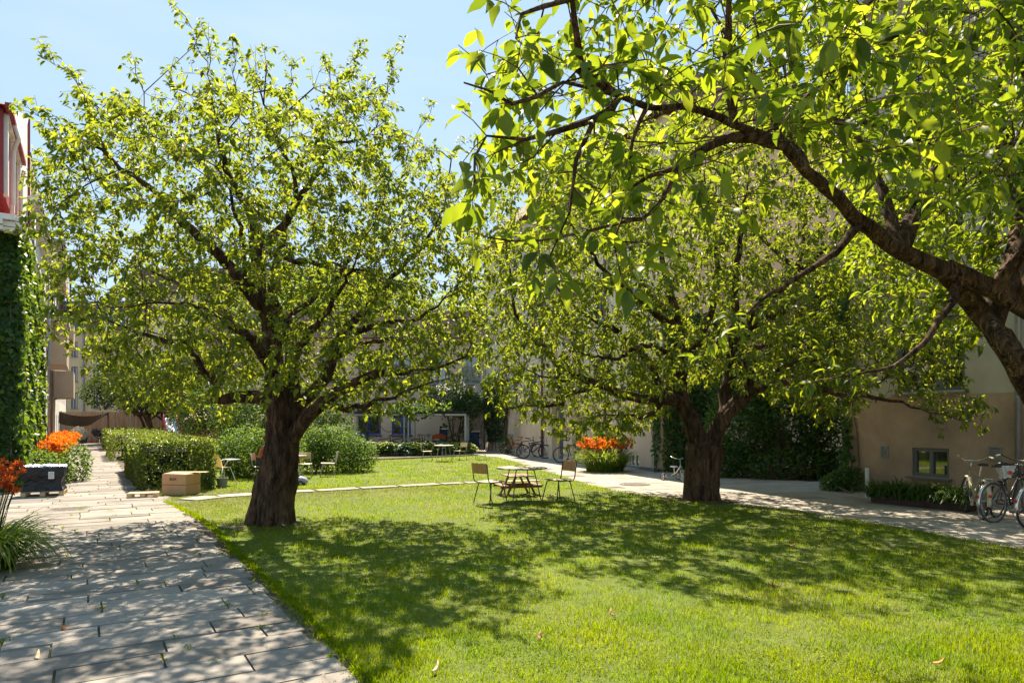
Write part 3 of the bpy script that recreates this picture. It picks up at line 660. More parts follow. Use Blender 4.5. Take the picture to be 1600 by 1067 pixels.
L2 = [(D([(1097,784),(1096,755),(1098,725),(1102,695)], YR), .38, .35),
 (D([(1100,715),(1092,690),(1078,655),(1066,628),(1063,600),(1066,570),(1062,520),(1045,450),(1030,380),(1020,300)], YR, YR+.6), .215, .01),
 (D([(1062,625),(1040,625),(1012,624),(975,617),(934,598),(896,585),(862,559),(825,521),(802,480),(798,430),(790,380)], YR, YR-.8), .125, .01),
 (D([(934,598),(926,604),(900,612),(881,619),(880,632),(862,634),(830,632),(790,640)], YR-.3, YR-1.2), .075, .01),
 (D([(920,596),(890,595),(844,587),(800,560)], YR-.3, YR+.5), .04, .008),
 (D([(1050,607),(1030,600),(1020,577),(990,540),(960,514),(911,491),(870,450),(830,400)], YR, YR+1.0), .10, .01),
 (D([(1048,615),(1027,637),(1009,652),(980,648),(930,652)], YR, YR-.7), .07, .01),
 (D([(1110,715),(1117,680),(1131,652),(1155,628),(1172,606),(1165,580),(1150,550),(1148,500),(1150,430),(1160,350),(1170,270)], YR, YR-.4), .205, .012),
 (D([(1125,665),(1136,637),(1133,615),(1140,589),(1146,544),(1190,500),(1232,478),(1243,430),(1215,397),(1185,367),(1162,345),(1140,290)], YR+.1, YR+.9), .16, .01),
 (D([(1172,606),(1196,607),(1215,598),(1249,600),(1294,612),(1335,619),(1380,622),(1440,640),(1500,655)], YR, YR-2.6), .10, .008), (D([(1335,619),(1400,580),(1450,560)], YR-1.4, YR-2), .03, .007),
 (D([(1243,430),(1255,380),(1262,320),(1270,260)], YR+.7, YR+1.4), .07, .01),
 (D([(1066,570),(1100,520),(1120,440),(1110,340),(1100,270)], YR-.1, YR-2.4), .10, .01),
 (D([(1150,520),(1210,460),(1280,400),(1330,350)], YR-.2, YR-2.6), .09, .01),
 (D([(1062,520),(1000,470),(940,420),(890,350),(850,310)], YR+.2, YR-2.2), .09, .01),
 (D([(1062,560),(1010,540),(960,560),(900,550)], YR, YR-3.2), .08, .01),
 (D([(1150,550),(1200,540),(1270,545),(1330,560)], YR, YR+2.4), .08, .01),
 (D([(1060,500),(1000,440),(980,360),(970,290)], YR+.3, YR+3), .09, .01),
 (D([(1150,560),(1180,590),(1230,570),(1300,560)], YR-.2, YR-3), .08, .01)]
c2 = P(1062, 425, YR)
OUT2 = [(745,380),(760,300),(800,240),(880,215),(1000,190),(1150,180),(1300,200),(1390,280),(1450,400),(1500,500),(1520,600),(1540,680),(1460,690),(1400,640),(1330,660),(1240,640),(1160,600),(1100,580),(1060,600),(1030,660),(960,690),(880,680),(800,700),(750,680),(730,600),(725,480)]
a2 = np.concatenate([ellipsoid_pts(c2, (4.9, 4.3, 3.9), 5200, .45, 2.6), ellipsoid_pts((8.0,12.9,3.7), (1.6,1.2,2.1), 700, .7)]); a2 = a2[inpix(OUT2)(a2)]
a2 = a2[~((a2[:, 2] < 2.4) & (np.hypot(a2[:, 0]-4.1, a2[:, 1]-YR) < 1.8))]
t2 = tree('cherry_tree', 'cherry tree forking low in two stems beside the right-hand path', G(1097,783), L2, a2, M['leaf_cherry'], M['bark'], .118, rmax=.0125, per=3, nl=(5,8), centre=np.array(c2), step=.26, kill=.40, infl=1.6, droop=.9, flare=.25)
# the tree that reaches in from the right
def Q(l): return [P(x, y, d) for x, y, d in l]
L3 = [([Vector((6.9,7.7,0)), Vector((6.5,7.6,.9)), P(1660,700,7.3), P(1610,610,7.1), P(1576,545,6.95), P(1535,492,6.8), P(1480,425,6.5)], .14, .098),
 (Q([(1480,425,6.5),(1403,391,6.1),(1347,346,5.75),(1307,310,5.45),(1262,267,5.1),(1226,228,4.85),(1200,212,4.7),(1150,196,4.45),(1094,174,4.2),(1009,166,3.85),(967,152,3.7),(925,140,3.5),(880,125,3.3)]), .086, .008),
 ([Vector((6.6,7.6,.6)), P(1720,600,7.0), P(1650,520,6.7), P(1600,482,6.6), P(1552,453,6.5), P(1478,420,6.5)], .115, .09),
 (Q([(1560,470,6.9),(1590,380,7.4),(1585,280,7.8),(1560,200,8.0),(1562,118,8.1),(1570,20,8.2),(1575,-80,8.3)]), .11, .03),
 (Q([(1403,391,6.1),(1430,330,6.6),(1470,250,7.0),(1490,160,7.2),(1500,60,7.4),(1500,-60,7.4)]), .09, .015),
 (Q([(1226,228,4.85),(1180,215,4.6),(1140,214,4.5),(1122,222,4.4),(1091,239,4.3),(1060,262,4.15),(1010,275,4.0),(970,310,3.9)]), .05, .008),
 (Q([(1226,228,4.85),(1234,160,4.8),(1262,150,4.7),(1307,126,4.6),(1372,70,4.5),(1430,30,4.4),(1500,-20,4.3)]), .05, .01),
 (Q([(1150,196,4.45),(1142,140,4.4),(1136,84,4.3),(1140,0,4.2),(1145,-80,4.1)]), .04, .01),
 (Q([(967,152,3.7),(930,125,3.6),(905,104,3.5),(902,79,3.45),(894,0,3.3),(880,-70,3.2)]), .035,.008),
 (Q([(967,152,3.7),(950,178,3.6),(925,188,3.5),(874,208,3.35),(821,216,3.2),(759,214,3.05)]), .03, .005),
 (Q([(759,214,3.05),(742,245,3.0),(740,275,2.95),(748,300,2.9)]), .007, .004),
 (Q([(880,125,3.3),(840,150,3.2),(800,160,3.1),(760,140,3.05),(722,136,3.0)]), .012, .004),
 (Q([(894,20,3.3),(850,10,3.2),(815,20,3.1),(800,60,3.0)]), .012, .004),
 (Q([(1335,359,5.7),(1305,394,5.5),(1257,425,5.2),(1206,459,4.9),(1150,500,4.7),(1110,540,4.6)]), .035, .005),
 (Q([(1492,430,6.5),(1490,469,6.4),(1465,498,6.2),(1452,527,6.1),(1415,560,5.9),(1374,579,5.8),(1300,590,5.6)]), .045, .006),
 (Q([(1248,180,4.8),(1319,191,5.0),(1350,191,5.1),(1431,219,5.3),(1480,240,5.5)]), .03, .006),
 (Q([(1626,380,6.3),(1600,230,5.6),(1552,256,5.2),(1501,298,4.9),(1467,335,4.7)]), .05, .006),
 (Q([(1009,166,3.85),(990,220,3.7),(985,300,3.6),(960,380,3.4),(970,430,3.3)]), .012, .004),
 (Q([(1060,262,4.15),(1020,330,3.9),(960,350,3.6),(880,370,3.4),(800,380,3.2),(762,372,3.1)]), .016, .004),
 (Q([(925,188,3.5),(900,250,3.4),(890,330,3.3),(860,400,3.2)]), .012, .004),
 (Q([(1600,482,6.6),(1640,350,6.0),(1620,180,5.2),(1580,60,4.7),(1540,-60,4.3)]), .10, .012),
 (Q([(1403,391,6.1),(1380,300,6.5),(1330,200,7.0),(1290,90,7.3),(1270,-20,7.6)]), .07, .01),
 (Q([(1262,267,5.1),(1200,170,5.6),(1150,80,6.0),(1100,0,6.2)]), .05, .01),
 (Q([(1560,470,6.9),(1650,330,7.6),(1700,200,8.6),(1720,80,9.4)]), .10, .012),
 (Q([(1535,492,6.8),(1600,560,6.0),(1660,500,5.0),(1700,400,4.2)]), .08, .012)]
OUT3 = [(700,120),(735,100),(775,60),(780,-150),(1950,-300),(1950,560),(1640,400),(1560,350),(1480,320),(1400,300),(1330,240),(1260,200),(1190,150),(1120,200),(1080,330),(1010,290),(930,330),(850,290),(760,260),(730,220),(790,190)]
a3 = np.concatenate([ellipsoid_pts((2.4,4.6,3.9), (3.1,1.9,1.35), 1500, .8, 2.6), ellipsoid_pts((4.6,6.6,4.7), (3.2,2.6,1.7), 1700, .7, 2.4), ellipsoid_pts((7.4,8.3,5.0), (3.4,3.2,1.9), 900, .6, 2.2), ellipsoid_pts((1.4,3.6,3.3), (1.8,.75,.75), 500, .9, 2.4)])
OUT4 = [(1330,200),(1700,150),(1700,430),(1590,440),(1540,520),(1440,560),(1360,500),(1300,400)]
a4 = ellipsoid_pts((5.3,8.4,4.2), (2.4,1.7,1.6), 1400, .8, 2.6); a4 = a4[inpix(OUT4)(a4)]
a3 = a3[inpix(OUT3)(a3) & (np.linalg.norm(a3-np.array([0,0,1.7]), axis=1) > 2.6)]
LIMB = np.array([(1552,453),(1473,419),(1403,391),(1347,346),(1307,310),(1262,267),(1226,228),(1200,212),(1150,196),(1094,174),(1040,170)], float)
def kf3(q):
    x, y = pix_of(q); d = np.full(len(q), 1e9)
    for i in range(len(LIMB)-1):
        for t in np.linspace(0, 1, 5): c = LIMB[i]*(1-t)+LIMB[i+1]*t; d = np.minimum(d, np.hypot(x-c[0], (y-c[1]-12)))
    ok = (np.linalg.norm(q-np.array([0,0,1.7]), axis=1) > 2.45) & (x > 712)
    return ok & ((d > 48) | (rng.random(len(q)) < .12) | (q[:, 1] > 6.6))
t3 = tree('cherry_tree', 'leaning cherry tree whose lichened limb reaches in from the right edge', (6.9,7.7,0), L3, np.concatenate([a3, a4]), M['leaf_front'], M['bark_lichen'], .110, tpl=LEAF_BIG, rmax=.0105, per=2, nl=(3,6), tl=(.08,.26), step=.17, kill=.30, infl=1.0, keepf=kf3, droop=.6, wig=.008)
# ================================================================ buildings
def wall_with_holes(mb, o, u, L, z0, z1, holes, th=.3, depth=.16):
    """wall face from o along u, outward normal n; holes: (a, b, zb, zt); reveals are built as real recesses"""
    u = Vector(u).normalized(); n = Vector((u.y, -u.x, 0))
    xs = sorted(set([0, L]+[h[0] for h in holes]+[h[1] for h in holes])); zs = sorted(set([z0, z1]+[h[2] for h in holes]+[h[3] for h in holes]))
    o = Vector(o); q = lambda a, z, d=0: o+u*a+Vector((0,0,z))-n*d
    for i in range(len(xs)-1):
        for j in range(len(zs)-1):
            a, b, c, d = xs[i], xs[i+1], zs[j], zs[j+1]; cx, cz = (a+b)/2, (c+d)/2
            if any(h[0] < cx < h[1] and h[2] < cz < h[3] for h in holes): continue
            mb.add([q(a,c), q(b,c), q(b,d), q(a,d)], [(0,1,2,3)])
    for h in holes:
        a, b, c, d = h
        mb.add([q(a,c), q(b,c), q(b,d), q(a,d), q(a,c,depth), q(b,c,depth), q(b,d,depth), q(a,d,depth)], [(0,4,5,1),(1,5,6,2),(2,6,7,3),(3,7,4,0)])
    mb.add([q(0,z0), q(0,z1), q(0,z1,th), q(0,z0,th)], [(0,1,2,3)]); mb.add([q(L,z0), q(L,z1), q(L,z1,th), q(L,z0,th)], [(3,2,1,0)])
    return q
def window(root, o, u, a, b, zb, zt, frame, cols=2, rows=1, sill=True, fw=.07, depth=.12, label=None, glass=None, transom=None, world=True):
    u = Vector(u).normalized(); n = Vector((u.y, -u.x, 0)); o = Vector(o)
    q = lambda s, z, d=0: o+u*s+Vector((0,0,z))-n*d
    mb = MB(); d = depth-.05; e = .004
    def br(p, r, w_): mb.bar(p, r, w_, .06, up=n)
    A, B, C, Dz = a+e, b-e, zb+e, zt-e
    Rm = Matrix((u, n, Vector((0,0,1)))).transposed()
    def bx(s0, s1, z0, z1, dd=d, t=.06): mb.box(q((s0+s1)/2, (z0+z1)/2, dd), (s1-s0, t, z1-z0), Rm)
    bx(A, A+fw, C, Dz); bx(B-fw, B, C, Dz); bx(A+fw, B-fw, C, C+fw); bx(A+fw, B-fw, Dz-fw, Dz)
    for k in range(1, cols):
        s = A+(B-A)*k/cols; bx(s-fw*.6, s+fw*.6, C+fw, Dz-fw)
    zz = [C+(Dz-C)*k/rows for k in range(1, rows)]
    if transom: zz = [C+(Dz-C)*t for t in transom]
    for z in zz:
        for k in range(cols):
            s0 = A+(B-A)*k/cols+fw*.6; s1 = A+(B-A)*(k+1)/cols-fw*.6
            if k == 0: s0 = A+fw
            if k == cols-1: s1 = B-fw
            bx(s0, s1, z-fw*.4, z+fw*.4, d+.004, .045)
    wn = mb.build('window', frame, root, True)
    if label: wn['label'] = label
    g = MB(); g.box(q((A+B)/2, (C+Dz)/2, depth-.03), (B-A-.02, .012, Dz-C-.02), Rm)
    off = Vector(root.location)
    def sub(m_, nm, mt): 
        o2 = mesh_obj(nm, np.array(m_.v)-np.array(off), m_.f, mt, wn, False); return o2
    sub(g, 'pane', glass or M['glass'])
    if sill:
        s = MB(); s.box(q((a+b)/2, zb-.035, -.05), (b-a+.16, .14, .05), Rm, bev=.008); sub(s, 'sill', frame if sill == 'frame' else M['zinc'])
    return wn
def facing(p, u): return Vector((Vector(u).normalized().y, -Vector(u).normalized().x, 0))
def add_roof(root, poly_lo, poly_hi, z0, z1, m, name='roof'):
    mb = MB(); n = len(poly_lo)
    mb.add([(p[0], p[1], z0) for p in poly_lo]+[(p[0], p[1], z1) for p in poly_hi], [tuple(range(n, 2*n))]+[(i, (i+1) % n, n+(i+1) % n, n+i) for i in range(n)])
    return mb.build(name, m, root, True)

# ---- right-hand near house: corner (8.53, 17.28), facade towards the courtyard
UR = Vector((.339, -.941, 0)).normalized(); NRt = Vector((UR.y, -UR.x, 0))          # along the facade, coming towards the camera; normal to the left
cornerR = Vector((8.53, 17.28, 0)); house = thing('house', 'near house on the right with brown plinth and cream upper wall', 'house', cornerR)
def sR(x, lo=0, hi=14):                              # distance along the facade at photo column x
    k = (x-CX0)/F0; return (k*cornerR.y-cornerR.x)/(UR.x-k*UR.y)
def zR(x, y): s = sR(x); Y = cornerR.y+UR.y*s; return HCAM-(y-H0)/F0*Y
PL = 2.3
bw = (sR(1425), sR(1483), zR(1455,745), zR(1455,700))
mw = (sR(1400), sR(1506), PL+.10, PL+1.72)
mb = MB(); q = wall_with_holes(mb, cornerR, UR, 14, 0, PL, [bw]); mb.add([tuple(q(0,PL)), tuple(q(14,PL)), tuple(q(14,PL,.04)), tuple(q(0,PL,.04))], [(0,1,2,3)])
mb.add([cornerR, cornerR+Vector((0,0,PL)), cornerR+Vector((6,2.16,PL)), cornerR+Vector((6,2.16,0))], [(0,1,2,3)])
mb.build('plinth', M['render_plinth'], house, True)
c2_ = cornerR+Vector((.035,.02,0)); mb = MB()
upw = [(mw[0], mw[1], mw[2], mw[3])]+[(mw[0], mw[1], mw[2]+3.1*k, mw[3]+3.1*k) for k in (1,2)]+[(mw[1]+3.2, mw[1]+4.7, mw[2]+3.1*k, mw[3]+3.1*k) for k in (0,1,2)]
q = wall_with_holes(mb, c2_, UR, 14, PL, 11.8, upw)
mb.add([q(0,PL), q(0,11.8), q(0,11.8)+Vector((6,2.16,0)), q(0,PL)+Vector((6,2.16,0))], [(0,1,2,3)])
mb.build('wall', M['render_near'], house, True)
window(house, cornerR, UR, *bw, M['grey_window'], 2, 1, sill='frame', fw=.07, label='small basement window with two panes')
for h in upw: window(house, c2_, UR, *h, M['grey_window'], 3, 1, transom=(.38,.68), fw=.08)
for x, y in ((1383,706),(1556,709)):
    s = sR(x); z = zR(x, y); n_ = Vector((UR.y, -UR.x, 0)); Rm = Matrix((UR, n_, Vector((0,0,1)))).transposed(); mb = MB()
    w_ = .17 if x < 1500 else .24; c = cornerR+UR*s+Vector((0,0,z))+n_*.012
    for dx, dz, ww, hh in ((-w_/2,0,.02,.27),(w_/2,0,.02,.27),(0,.135,w_+.02,.02),(0,-.135,w_+.02,.02)): mb.box(c+UR*dx+Vector((0,0,dz)), (ww,.03,hh), Rm)
    for k in range(7): mb.box(c+Vector((0,0,-.11+k*.036)), (w_-.02,.018,.018), Rm @ Matrix.Rotation(.6, 3, 'X'))
    mb.build('vent', M['grey_paint'], house, True)
s = sR(1596); mb = MB(); n_ = Vector((UR.y, -UR.x, 0)); c = cornerR+UR*s+n_*.09; mb.tube([c+Vector((0,0,.2)), c+Vector((0,0,11.6))], .055, 12)
for z in (2.2, 4.6, 7, 9.5): mb.ring(c+Vector((0,0,z)), .06, .012, 'z', 14, 6)
mb.build('downpipe', M['zinc'], house, True, smooth=True)
add_roof(house, [tuple((cornerR+n_*.35-UR*.3)[:2]), tuple((cornerR+n_*.35+UR*14)[:2]), tuple((cornerR-n_*9+UR*14)[:2]), tuple((cornerR-n_*9-UR*.3)[:2])],
         [tuple((cornerR-n_*1.2+UR*.5)[:2]), tuple((cornerR-n_*1.2+UR*14)[:2]), tuple((cornerR-n_*7+UR*14)[:2]), tuple((cornerR-n_*7+UR*.5)[:2])], 11.8, 14.6, M['tile'])
mb = MB(); mb.bar(cornerR+n_*.4-UR*.3+Vector((0,0,11.8)), cornerR+n_*.4+UR*14+Vector((0,0,11.8)), .16, .12); mb.build('gutter', M['zinc'], house, True)
for k in (2.2, 6.5, 10):                                     # red dormers
    b = cornerR+UR*k-n_*.2; Rm = Matrix((UR, n_, Vector((0,0,1)))).transposed(); mb = MB(); mb.box(b+Vector((0,0,12.8)), (1.7, 1.2, 1.9), Rm); mb.add([b+UR*-1+n_*.75+Vector((0,0,13.75)), b+UR*1+n_*.75+Vector((0,0,13.75)), b+n_*.75+Vector((0,0,14.5)), b+UR*-1-n_*1.5+Vector((0,0,13.75)), b+UR*1-n_*1.5+Vector((0,0,13.75)), b-n_*1.5+Vector((0,0,14.5))], [(0,1,2),(0,2,5,3),(1,4,5,2)])
    dm = mb.build('dormer', M['red_wood'], house, True); mb = MB(); mb.box(b+n_*.62+Vector((0,0,12.8)), (.9,.04,1.2), Rm); 
    mesh_obj('window', np.array(mb.v)-np.array(cornerR), mb.f, M['white_paint'], dm)

# ---- far right house along the same line
UF = Vector((.36, -1, 0)).normalized(); far_end = Vector((5.12-.36*19.2, 23.26+19.2, 0)); near_end = Vector((5.12, 23.26, 0))
Lf = (near_end-far_end).length; fh = thing('house', 'long beige house behind the bicycles with grey door and brown downpipes', 'house', far_end)
def sF(x): k = (x-CX0)/F0; return (k*far_end.y-far_end.x)/(UF.x-k*UF.y)
def yF(s): return far_end.y+UF.y*s
def zF(x, y): return HCAM-(y-H0)/F0*yF(sF(x))
door = (sF(872), sF(889.5), .02, 2.5); cell = [(sF(984), sF(998.5), zF(991,730), zF(991,708)), (sF(853), sF(859.5), .25, .95)]
mb = MB(); wall_with_holes(mb, far_end, UF, Lf, 0, 2.55, [door]+cell); mb.build('plinth', M['render_beige'], fh, True)
fo = far_end+Vector((.03,.01,0)); mb = MB(); ups = []
for zz in (0,1,2):
    for x0, x1 in ((978,1009),(926,944),(868,884),(826,838),(800,808)):
        ups.append((sF(x0), sF(x1), 2.62+.05+3.15*zz, 2.62+1.7+3.15*zz))
q = wall_with_holes(mb, fo, UF, Lf, 2.55, 12.2, ups); mb.add([q(0,2.55)-Vector((0,0,0)), q(Lf,2.55), q(Lf,2.55,-.03), q(0,2.55,-.03)], [(0,1,2,3)])
mb.build('wall', M['render_cream'], fh, True)
for h in ups: window(fh, fo, UF, *h, M['grey_paint'], 2, 1, transom=(.6,))
for h in cell: window(fh, far_end, UF, *h, M['white_paint'], 2 if h is cell[0] else 1, 1)
nF = Vector((UF.y, -UF.x, 0)); RF = Matrix((UF, nF, Vector((0,0,1)))).transposed()
mb = MB(); sc_ = (door[0]+door[1])/2; c = far_end+UF*sc_-nF*.1; wd = door[1]-door[0]; mb.box(c+Vector((0,0,1.26)), (wd-.01, .05, 2.46), RF)
dr = mb.build('door', M['door_grey'], fh, True); off = np.array(far_end)
mb = MB()
for k in range(5): mb.box(c+nF*.035+Vector((0,0,.35+k*.46)), (wd*.72,.02,.34), RF, bev=.01)
mesh_obj('panel', np.array(mb.v)-off, mb.f, M['door_grey'], dr); mb = MB(); mb.sphere(c+nF*.06+UF*.4+Vector((0,0,1.05)), .03); mesh_obj('handle', np.array(mb.v)-off, mb.f, M['chrome'], dr)
mb = MB(); sp = (sF(904)+sF(917))/2
mb.box(far_end+UF*(sF(898))+nF*.17+Vector((0,0,6.1)), (.9,.34,12.2), RF); mb.box(far_end+UF*(sF(866))+nF*.12+Vector((0,0,6.1)), (.55,.24,12.2), RF); mb.build('pilaster', M['render_beige'], fh, True)
for x, m_ in ((793,'pipe_brown'),(849.5,'pipe_brown'),(948,'pipe_brown')):
    s = sF(x); c = far_end+UF*s+nF*.09; mb = MB(); mb.tube([c+Vector((0,0,.05)), c+Vector((0,0,12.1))], .06, 10)
    for z in (.6, 2.3, 4.4, 6.6, 9): mb.ring(c+Vector((0,0,z)), .066, .014, 'z', 12, 5)
    mb.build('downpipe', M[m_], fh, True, smooth=True)
mb = MB(); mb.bar(near_end+nF*.05+Vector((0,0,.06)), near_end-UF*6+nF*.05+Vector((0,0,.06)), .1, .12); mb.build('kerb', M['gravel'], fh, True)
add_roof(fh, [tuple((far_end+nF*.4)[:2]), tuple((near_end+nF*.4+UF*.3)[:2]), tuple((near_end-nF*10+UF*.3)[:2]), tuple((far_end-nF*10)[:2])],
         [tuple((far_end-nF*1.1)[:2]), tuple((near_end-nF*1.1-UF*.3)[:2]), tuple((near_end-nF*8-UF*.3)[:2]), tuple((far_end-nF*8)[:2])], 12.2, 14, M['roof_brown'])
# near gable end of the far house and the recessed wing between the two houses
mb = MB(); e = near_end; mb.add([e, e+Vector((0,0,12.2)), e-nF*10+Vector((0,0,12.2)), e-nF*10], [(3,2,1,0)]); mb.build('gable_wall', M['render_beige'], fh, True)
wing = thing('house', 'recessed wing behind the shady shrubs between the two right-hand houses', 'house', (10.5, 26, 0)); mb = MB()
uw = Vector((1.0,-.36,0)).normalized(); wo = near_end-nF*3.6-uw*.5+Vector((.5,5.2,0))
hs = [(1.5+2.6*k, 2.7+2.6*k, .9, 2.5) for k in range(3)]
wall_with_holes(mb, wo, uw, 9, 0, 5.4, hs); mb.build('wall', M['render_cream'], wing, True)
for h in hs: window(wing, wo, uw, *h, M['grey_paint'], 2, 1)
add_roof(wing, [tuple((wo-uw)[:2]), tuple((wo+uw*10)[:2]), tuple((wo+uw*10+Vector((3,8,0)))[:2]), tuple((wo-uw+Vector((3,8,0)))[:2])], [tuple((wo-uw+Vector((.5,1.5,0)))[:2]), tuple((wo+uw*10+Vector((.5,1.5,0)))[:2]), tuple((wo+uw*10+Vector((2,6,0)))[:2]), tuple((wo-uw+Vector((2,6,0)))[:2])], 5.4, 7.2, M['roof_brown'])

# ---- back house facing us, blue windows
YBK = 42.2; bh = thing('house', 'beige house at the back of the courtyard with blue windows and blue doors', 'house', (-6, YBK, 0)); bo = Vector((-19, YBK, 0)); ub = Vector((1,0,0))
def sB(x): return (x-CX0)/F0*YBK+19
hb = [(sB(557), sB(595), .95, 2.9), (sB(612), sB(642), .95, 2.9), (sB(500), sB(528), .95, 2.9), (sB(440), sB(468), .95, 2.9)]
hb += [(sB(686), sB(699), .02, 1.3), (sB(731.5), sB(749.5), .02, 1.15)]
hu = [(sB(x), sB(x)+1.15, 4.1+3.1*j, 5.8+3.1*j) for j in range(1) for x in (440,500,560,612,668,722)]
mb = MB(); q = wall_with_holes(mb, bo, ub, 19.2, 0, 6.9, hb+hu); mb.build('wall', M['render_beige'], bh, True)
for h in hb[:4]: window(bh, bo, ub, *h, M['blue_paint'], 2, 1, transom=(.62,), fw=.1, sill='frame', label='blue framed ground floor window')
for h in hb[4:]:
    mb = MB(); mb.box(bo+ub*((h[0]+h[1])/2)+Vector((0,.1,(h[2]+h[3])/2)), (h[1]-h[0]-.02,.05,h[3]-h[2]-.02), bev=.01); dd_ = mb.build('door', M['blue_paint'], bh, True); dd_['label'] = 'low blue hatch door'
    mb = MB(); mb.sphere((bo+ub*(h[1]-.15))+Vector((0,.06,.8)), .03); mesh_obj('handle', np.array(mb.v)-np.array(bh.location), mb.f, M['chrome'], dd_)
for h in hu: window(bh, bo, ub, *h, M['grey_paint'], 2, 1, transom=(.6,))
for x in (574, 757): 
    mb = MB(); mb.tube([bo+ub*sB(x)+Vector((0,-.09,0)), bo+ub*sB(x)+Vector((0,-.09,6.8))], .06, 10); mb.build('downpipe', M['zinc'], bh, True, smooth=True)
add_roof(bh, [(-19.4,YBK-.4),(.9,YBK-.4),(.9,YBK+10),(-19.4,YBK+10)], [(-19.4,YBK+1.2),(.9,YBK+1.2),(.9,YBK+8),(-19.4,YBK+8)], 6.9, 8.8, M['roof_brown'])

# ---- left row
NL = PN                                              # normal of the left facades, into the courtyard
UL = -PD                                             # along the facade coming towards the camera
RL = Matrix((UL, NL, Vector((0,0,1)))).transposed()
def wallL(root, c, Y0, Y1, z0, z1, m, holes=(), name='wall', th=.3):
    """holes in metres from the far end"""
    a = cl(c, Y0); b = cl(c, Y1); L = (b-a).length; mb = MB()
    # UL runs towards the camera; outward normal must be NL
    q = wall_with_holes(mb, a, PD, L, z0, z1, [h for h in holes], th)
    mb.build(name, m, root, True); return a, L
lh = thing('house', 'low ivy-covered wing with red mansard dormer on the left edge', 'house', cl(-1.7,18))
wallL(lh, -1.95, 16.7, 23.3, 0, 6.6, M['render_white'])
A0 = cl(-1.95,16.7); mb = MB(); mb.add([A0, A0-NL*7, A0-NL*7+Vector((0,0,6.6)), A0+Vector((0,0,6.6))], [(0,1,2,3)]); mb.build('gable_wall', M['render_white'], lh, True)
mb = MB(); g0, g1 = cl(-1.7,16.5,6.62), cl(-1.7,23.2,6.62); 
for dz, w_, h_, off_ in ((0,.16,.13,0),(-.15,.34,.12,-.14),(-.28,.22,.1,-.2)):
    o_ = NL*off_+Vector((0,0,dz)); mb.bar(g0+o_, g1+o_, w_, h_); mb.bar(g0+o_-NL*w_*.5-PD*.02, g0+o_-NL*7, w_, h_)
mb.build('gutter', M['white_paint'], lh, True)
mb = MB(); z_ = 6.62; prof = [(-.1,0),(-.5,.16),(-.8,.45),(-.98,.95)]   # bell-cast red skirt roof
for i in range(3):
    (a, za), (b, zb) = prof[i], prof[i+1]
    mb.add([g0+NL*a+PD*(-a*.9)+Vector((0,0,za)), g1+NL*a+Vector((0,0,za)), g1+NL*b+Vector((0,0,zb)), g0+NL*b+PD*(-b*.9)+Vector((0,0,zb))], [(0,1,2,3)])
    mb.add([g0+NL*a+PD*(-a*.9)+Vector((0,0,za)), g0-NL*7+PD*(-a*.9)+Vector((0,0,za)), g0-NL*7+PD*(-b*.9)+Vector((0,0,zb)), g0+NL*b+PD*(-b*.9)+Vector((0,0,zb))], [(3,2,1,0)])
mb.build('skirt_roof', M['red_wood'], lh, True)
D0 = cl(-2.15, 16.95); mb = MB()
mb.prism([tuple(p[:2]) for p in (D0, cl(-2.15,20.5), cl(-2.15,20.5)-NL*6, D0-NL*6)], 7.4, 9.5); dm = mb.build('dormer', M['red_wood'], lh, True)
mb = MB()
for Yc, wd in ((17.2,.25),(18.6,.18),(20.2,.2)): mb.box(cl(-2.11,Yc,8.4), (wd,.1,2.0), RL)
mb.box(cl(-2.11,18.8,9.4), (3.9,.14,.14), RL)
mb.tube([cl(-1.95,17.75,9.4), cl(-1.85,17.8,9.1), cl(-2.0,17.9,8.8), cl(-2.0,17.9,7.4)], .055, 8); mb.tube([cl(-1.9,19.75,9.0), cl(-2.0,19.9,8.6), cl(-2.0,19.9,7.4)], .05, 8)
for t_ in (.9,2.2): mb.box(D0-NL*t_-PD*.03+Vector((0,0,8.4)), (.08,.22,2.0), RL)
mesh_obj('trim', np.array(mb.v)-np.array(lh.location), mb.f, M['white_paint'], dm)
# tiled roof sloping down towards the camera behind the dormer, rows of pantiles
mb = MB(); nr = 12; per_ = 34; ra, rb = cl(-2.15,20.2,9.45), cl(-2.15,23.1,11.95)
for i in range(nr):
    a, b = ra.lerp(rb, i/nr), ra.lerp(rb, (i+1)/nr); k = []
    for jj in range(per_*6+1):
        wv = .035*math.sin(jj/6*2*math.pi); o_ = -NL*(jj/(per_*6)*8.5); k.append((a+o_+Vector((0,0,.06+wv)), b+o_+Vector((0,0,wv))))
    mb.add([v for kk in k for v in kk], [(2*jj, 2*jj+2, 2*jj+3, 2*jj+1) for jj in range(len(k)-1)])
mb.build('roof', M['tile'], lh, True)
mb = MB(); hA, hB = cl(-2.0,16.8,9.5), cl(-2.0,20.6,9.5); up3 = Vector((0,0,.75))
mb.add([hA, hB, hB-NL*1.6+up3, hA-NL*1.6+up3+PD*1.0, hA-NL*5], [(0,1,2,3),(4,0,3)]); mb.bar(hA-PD*.02, hB, .14, .12); mb.build('dormer_hood', M['red_wood'], lh, True)

lb = thing('house', 'tall white house with red dormer and grey windows beyond the ivy wing', 'house', cl(-2.1,26))
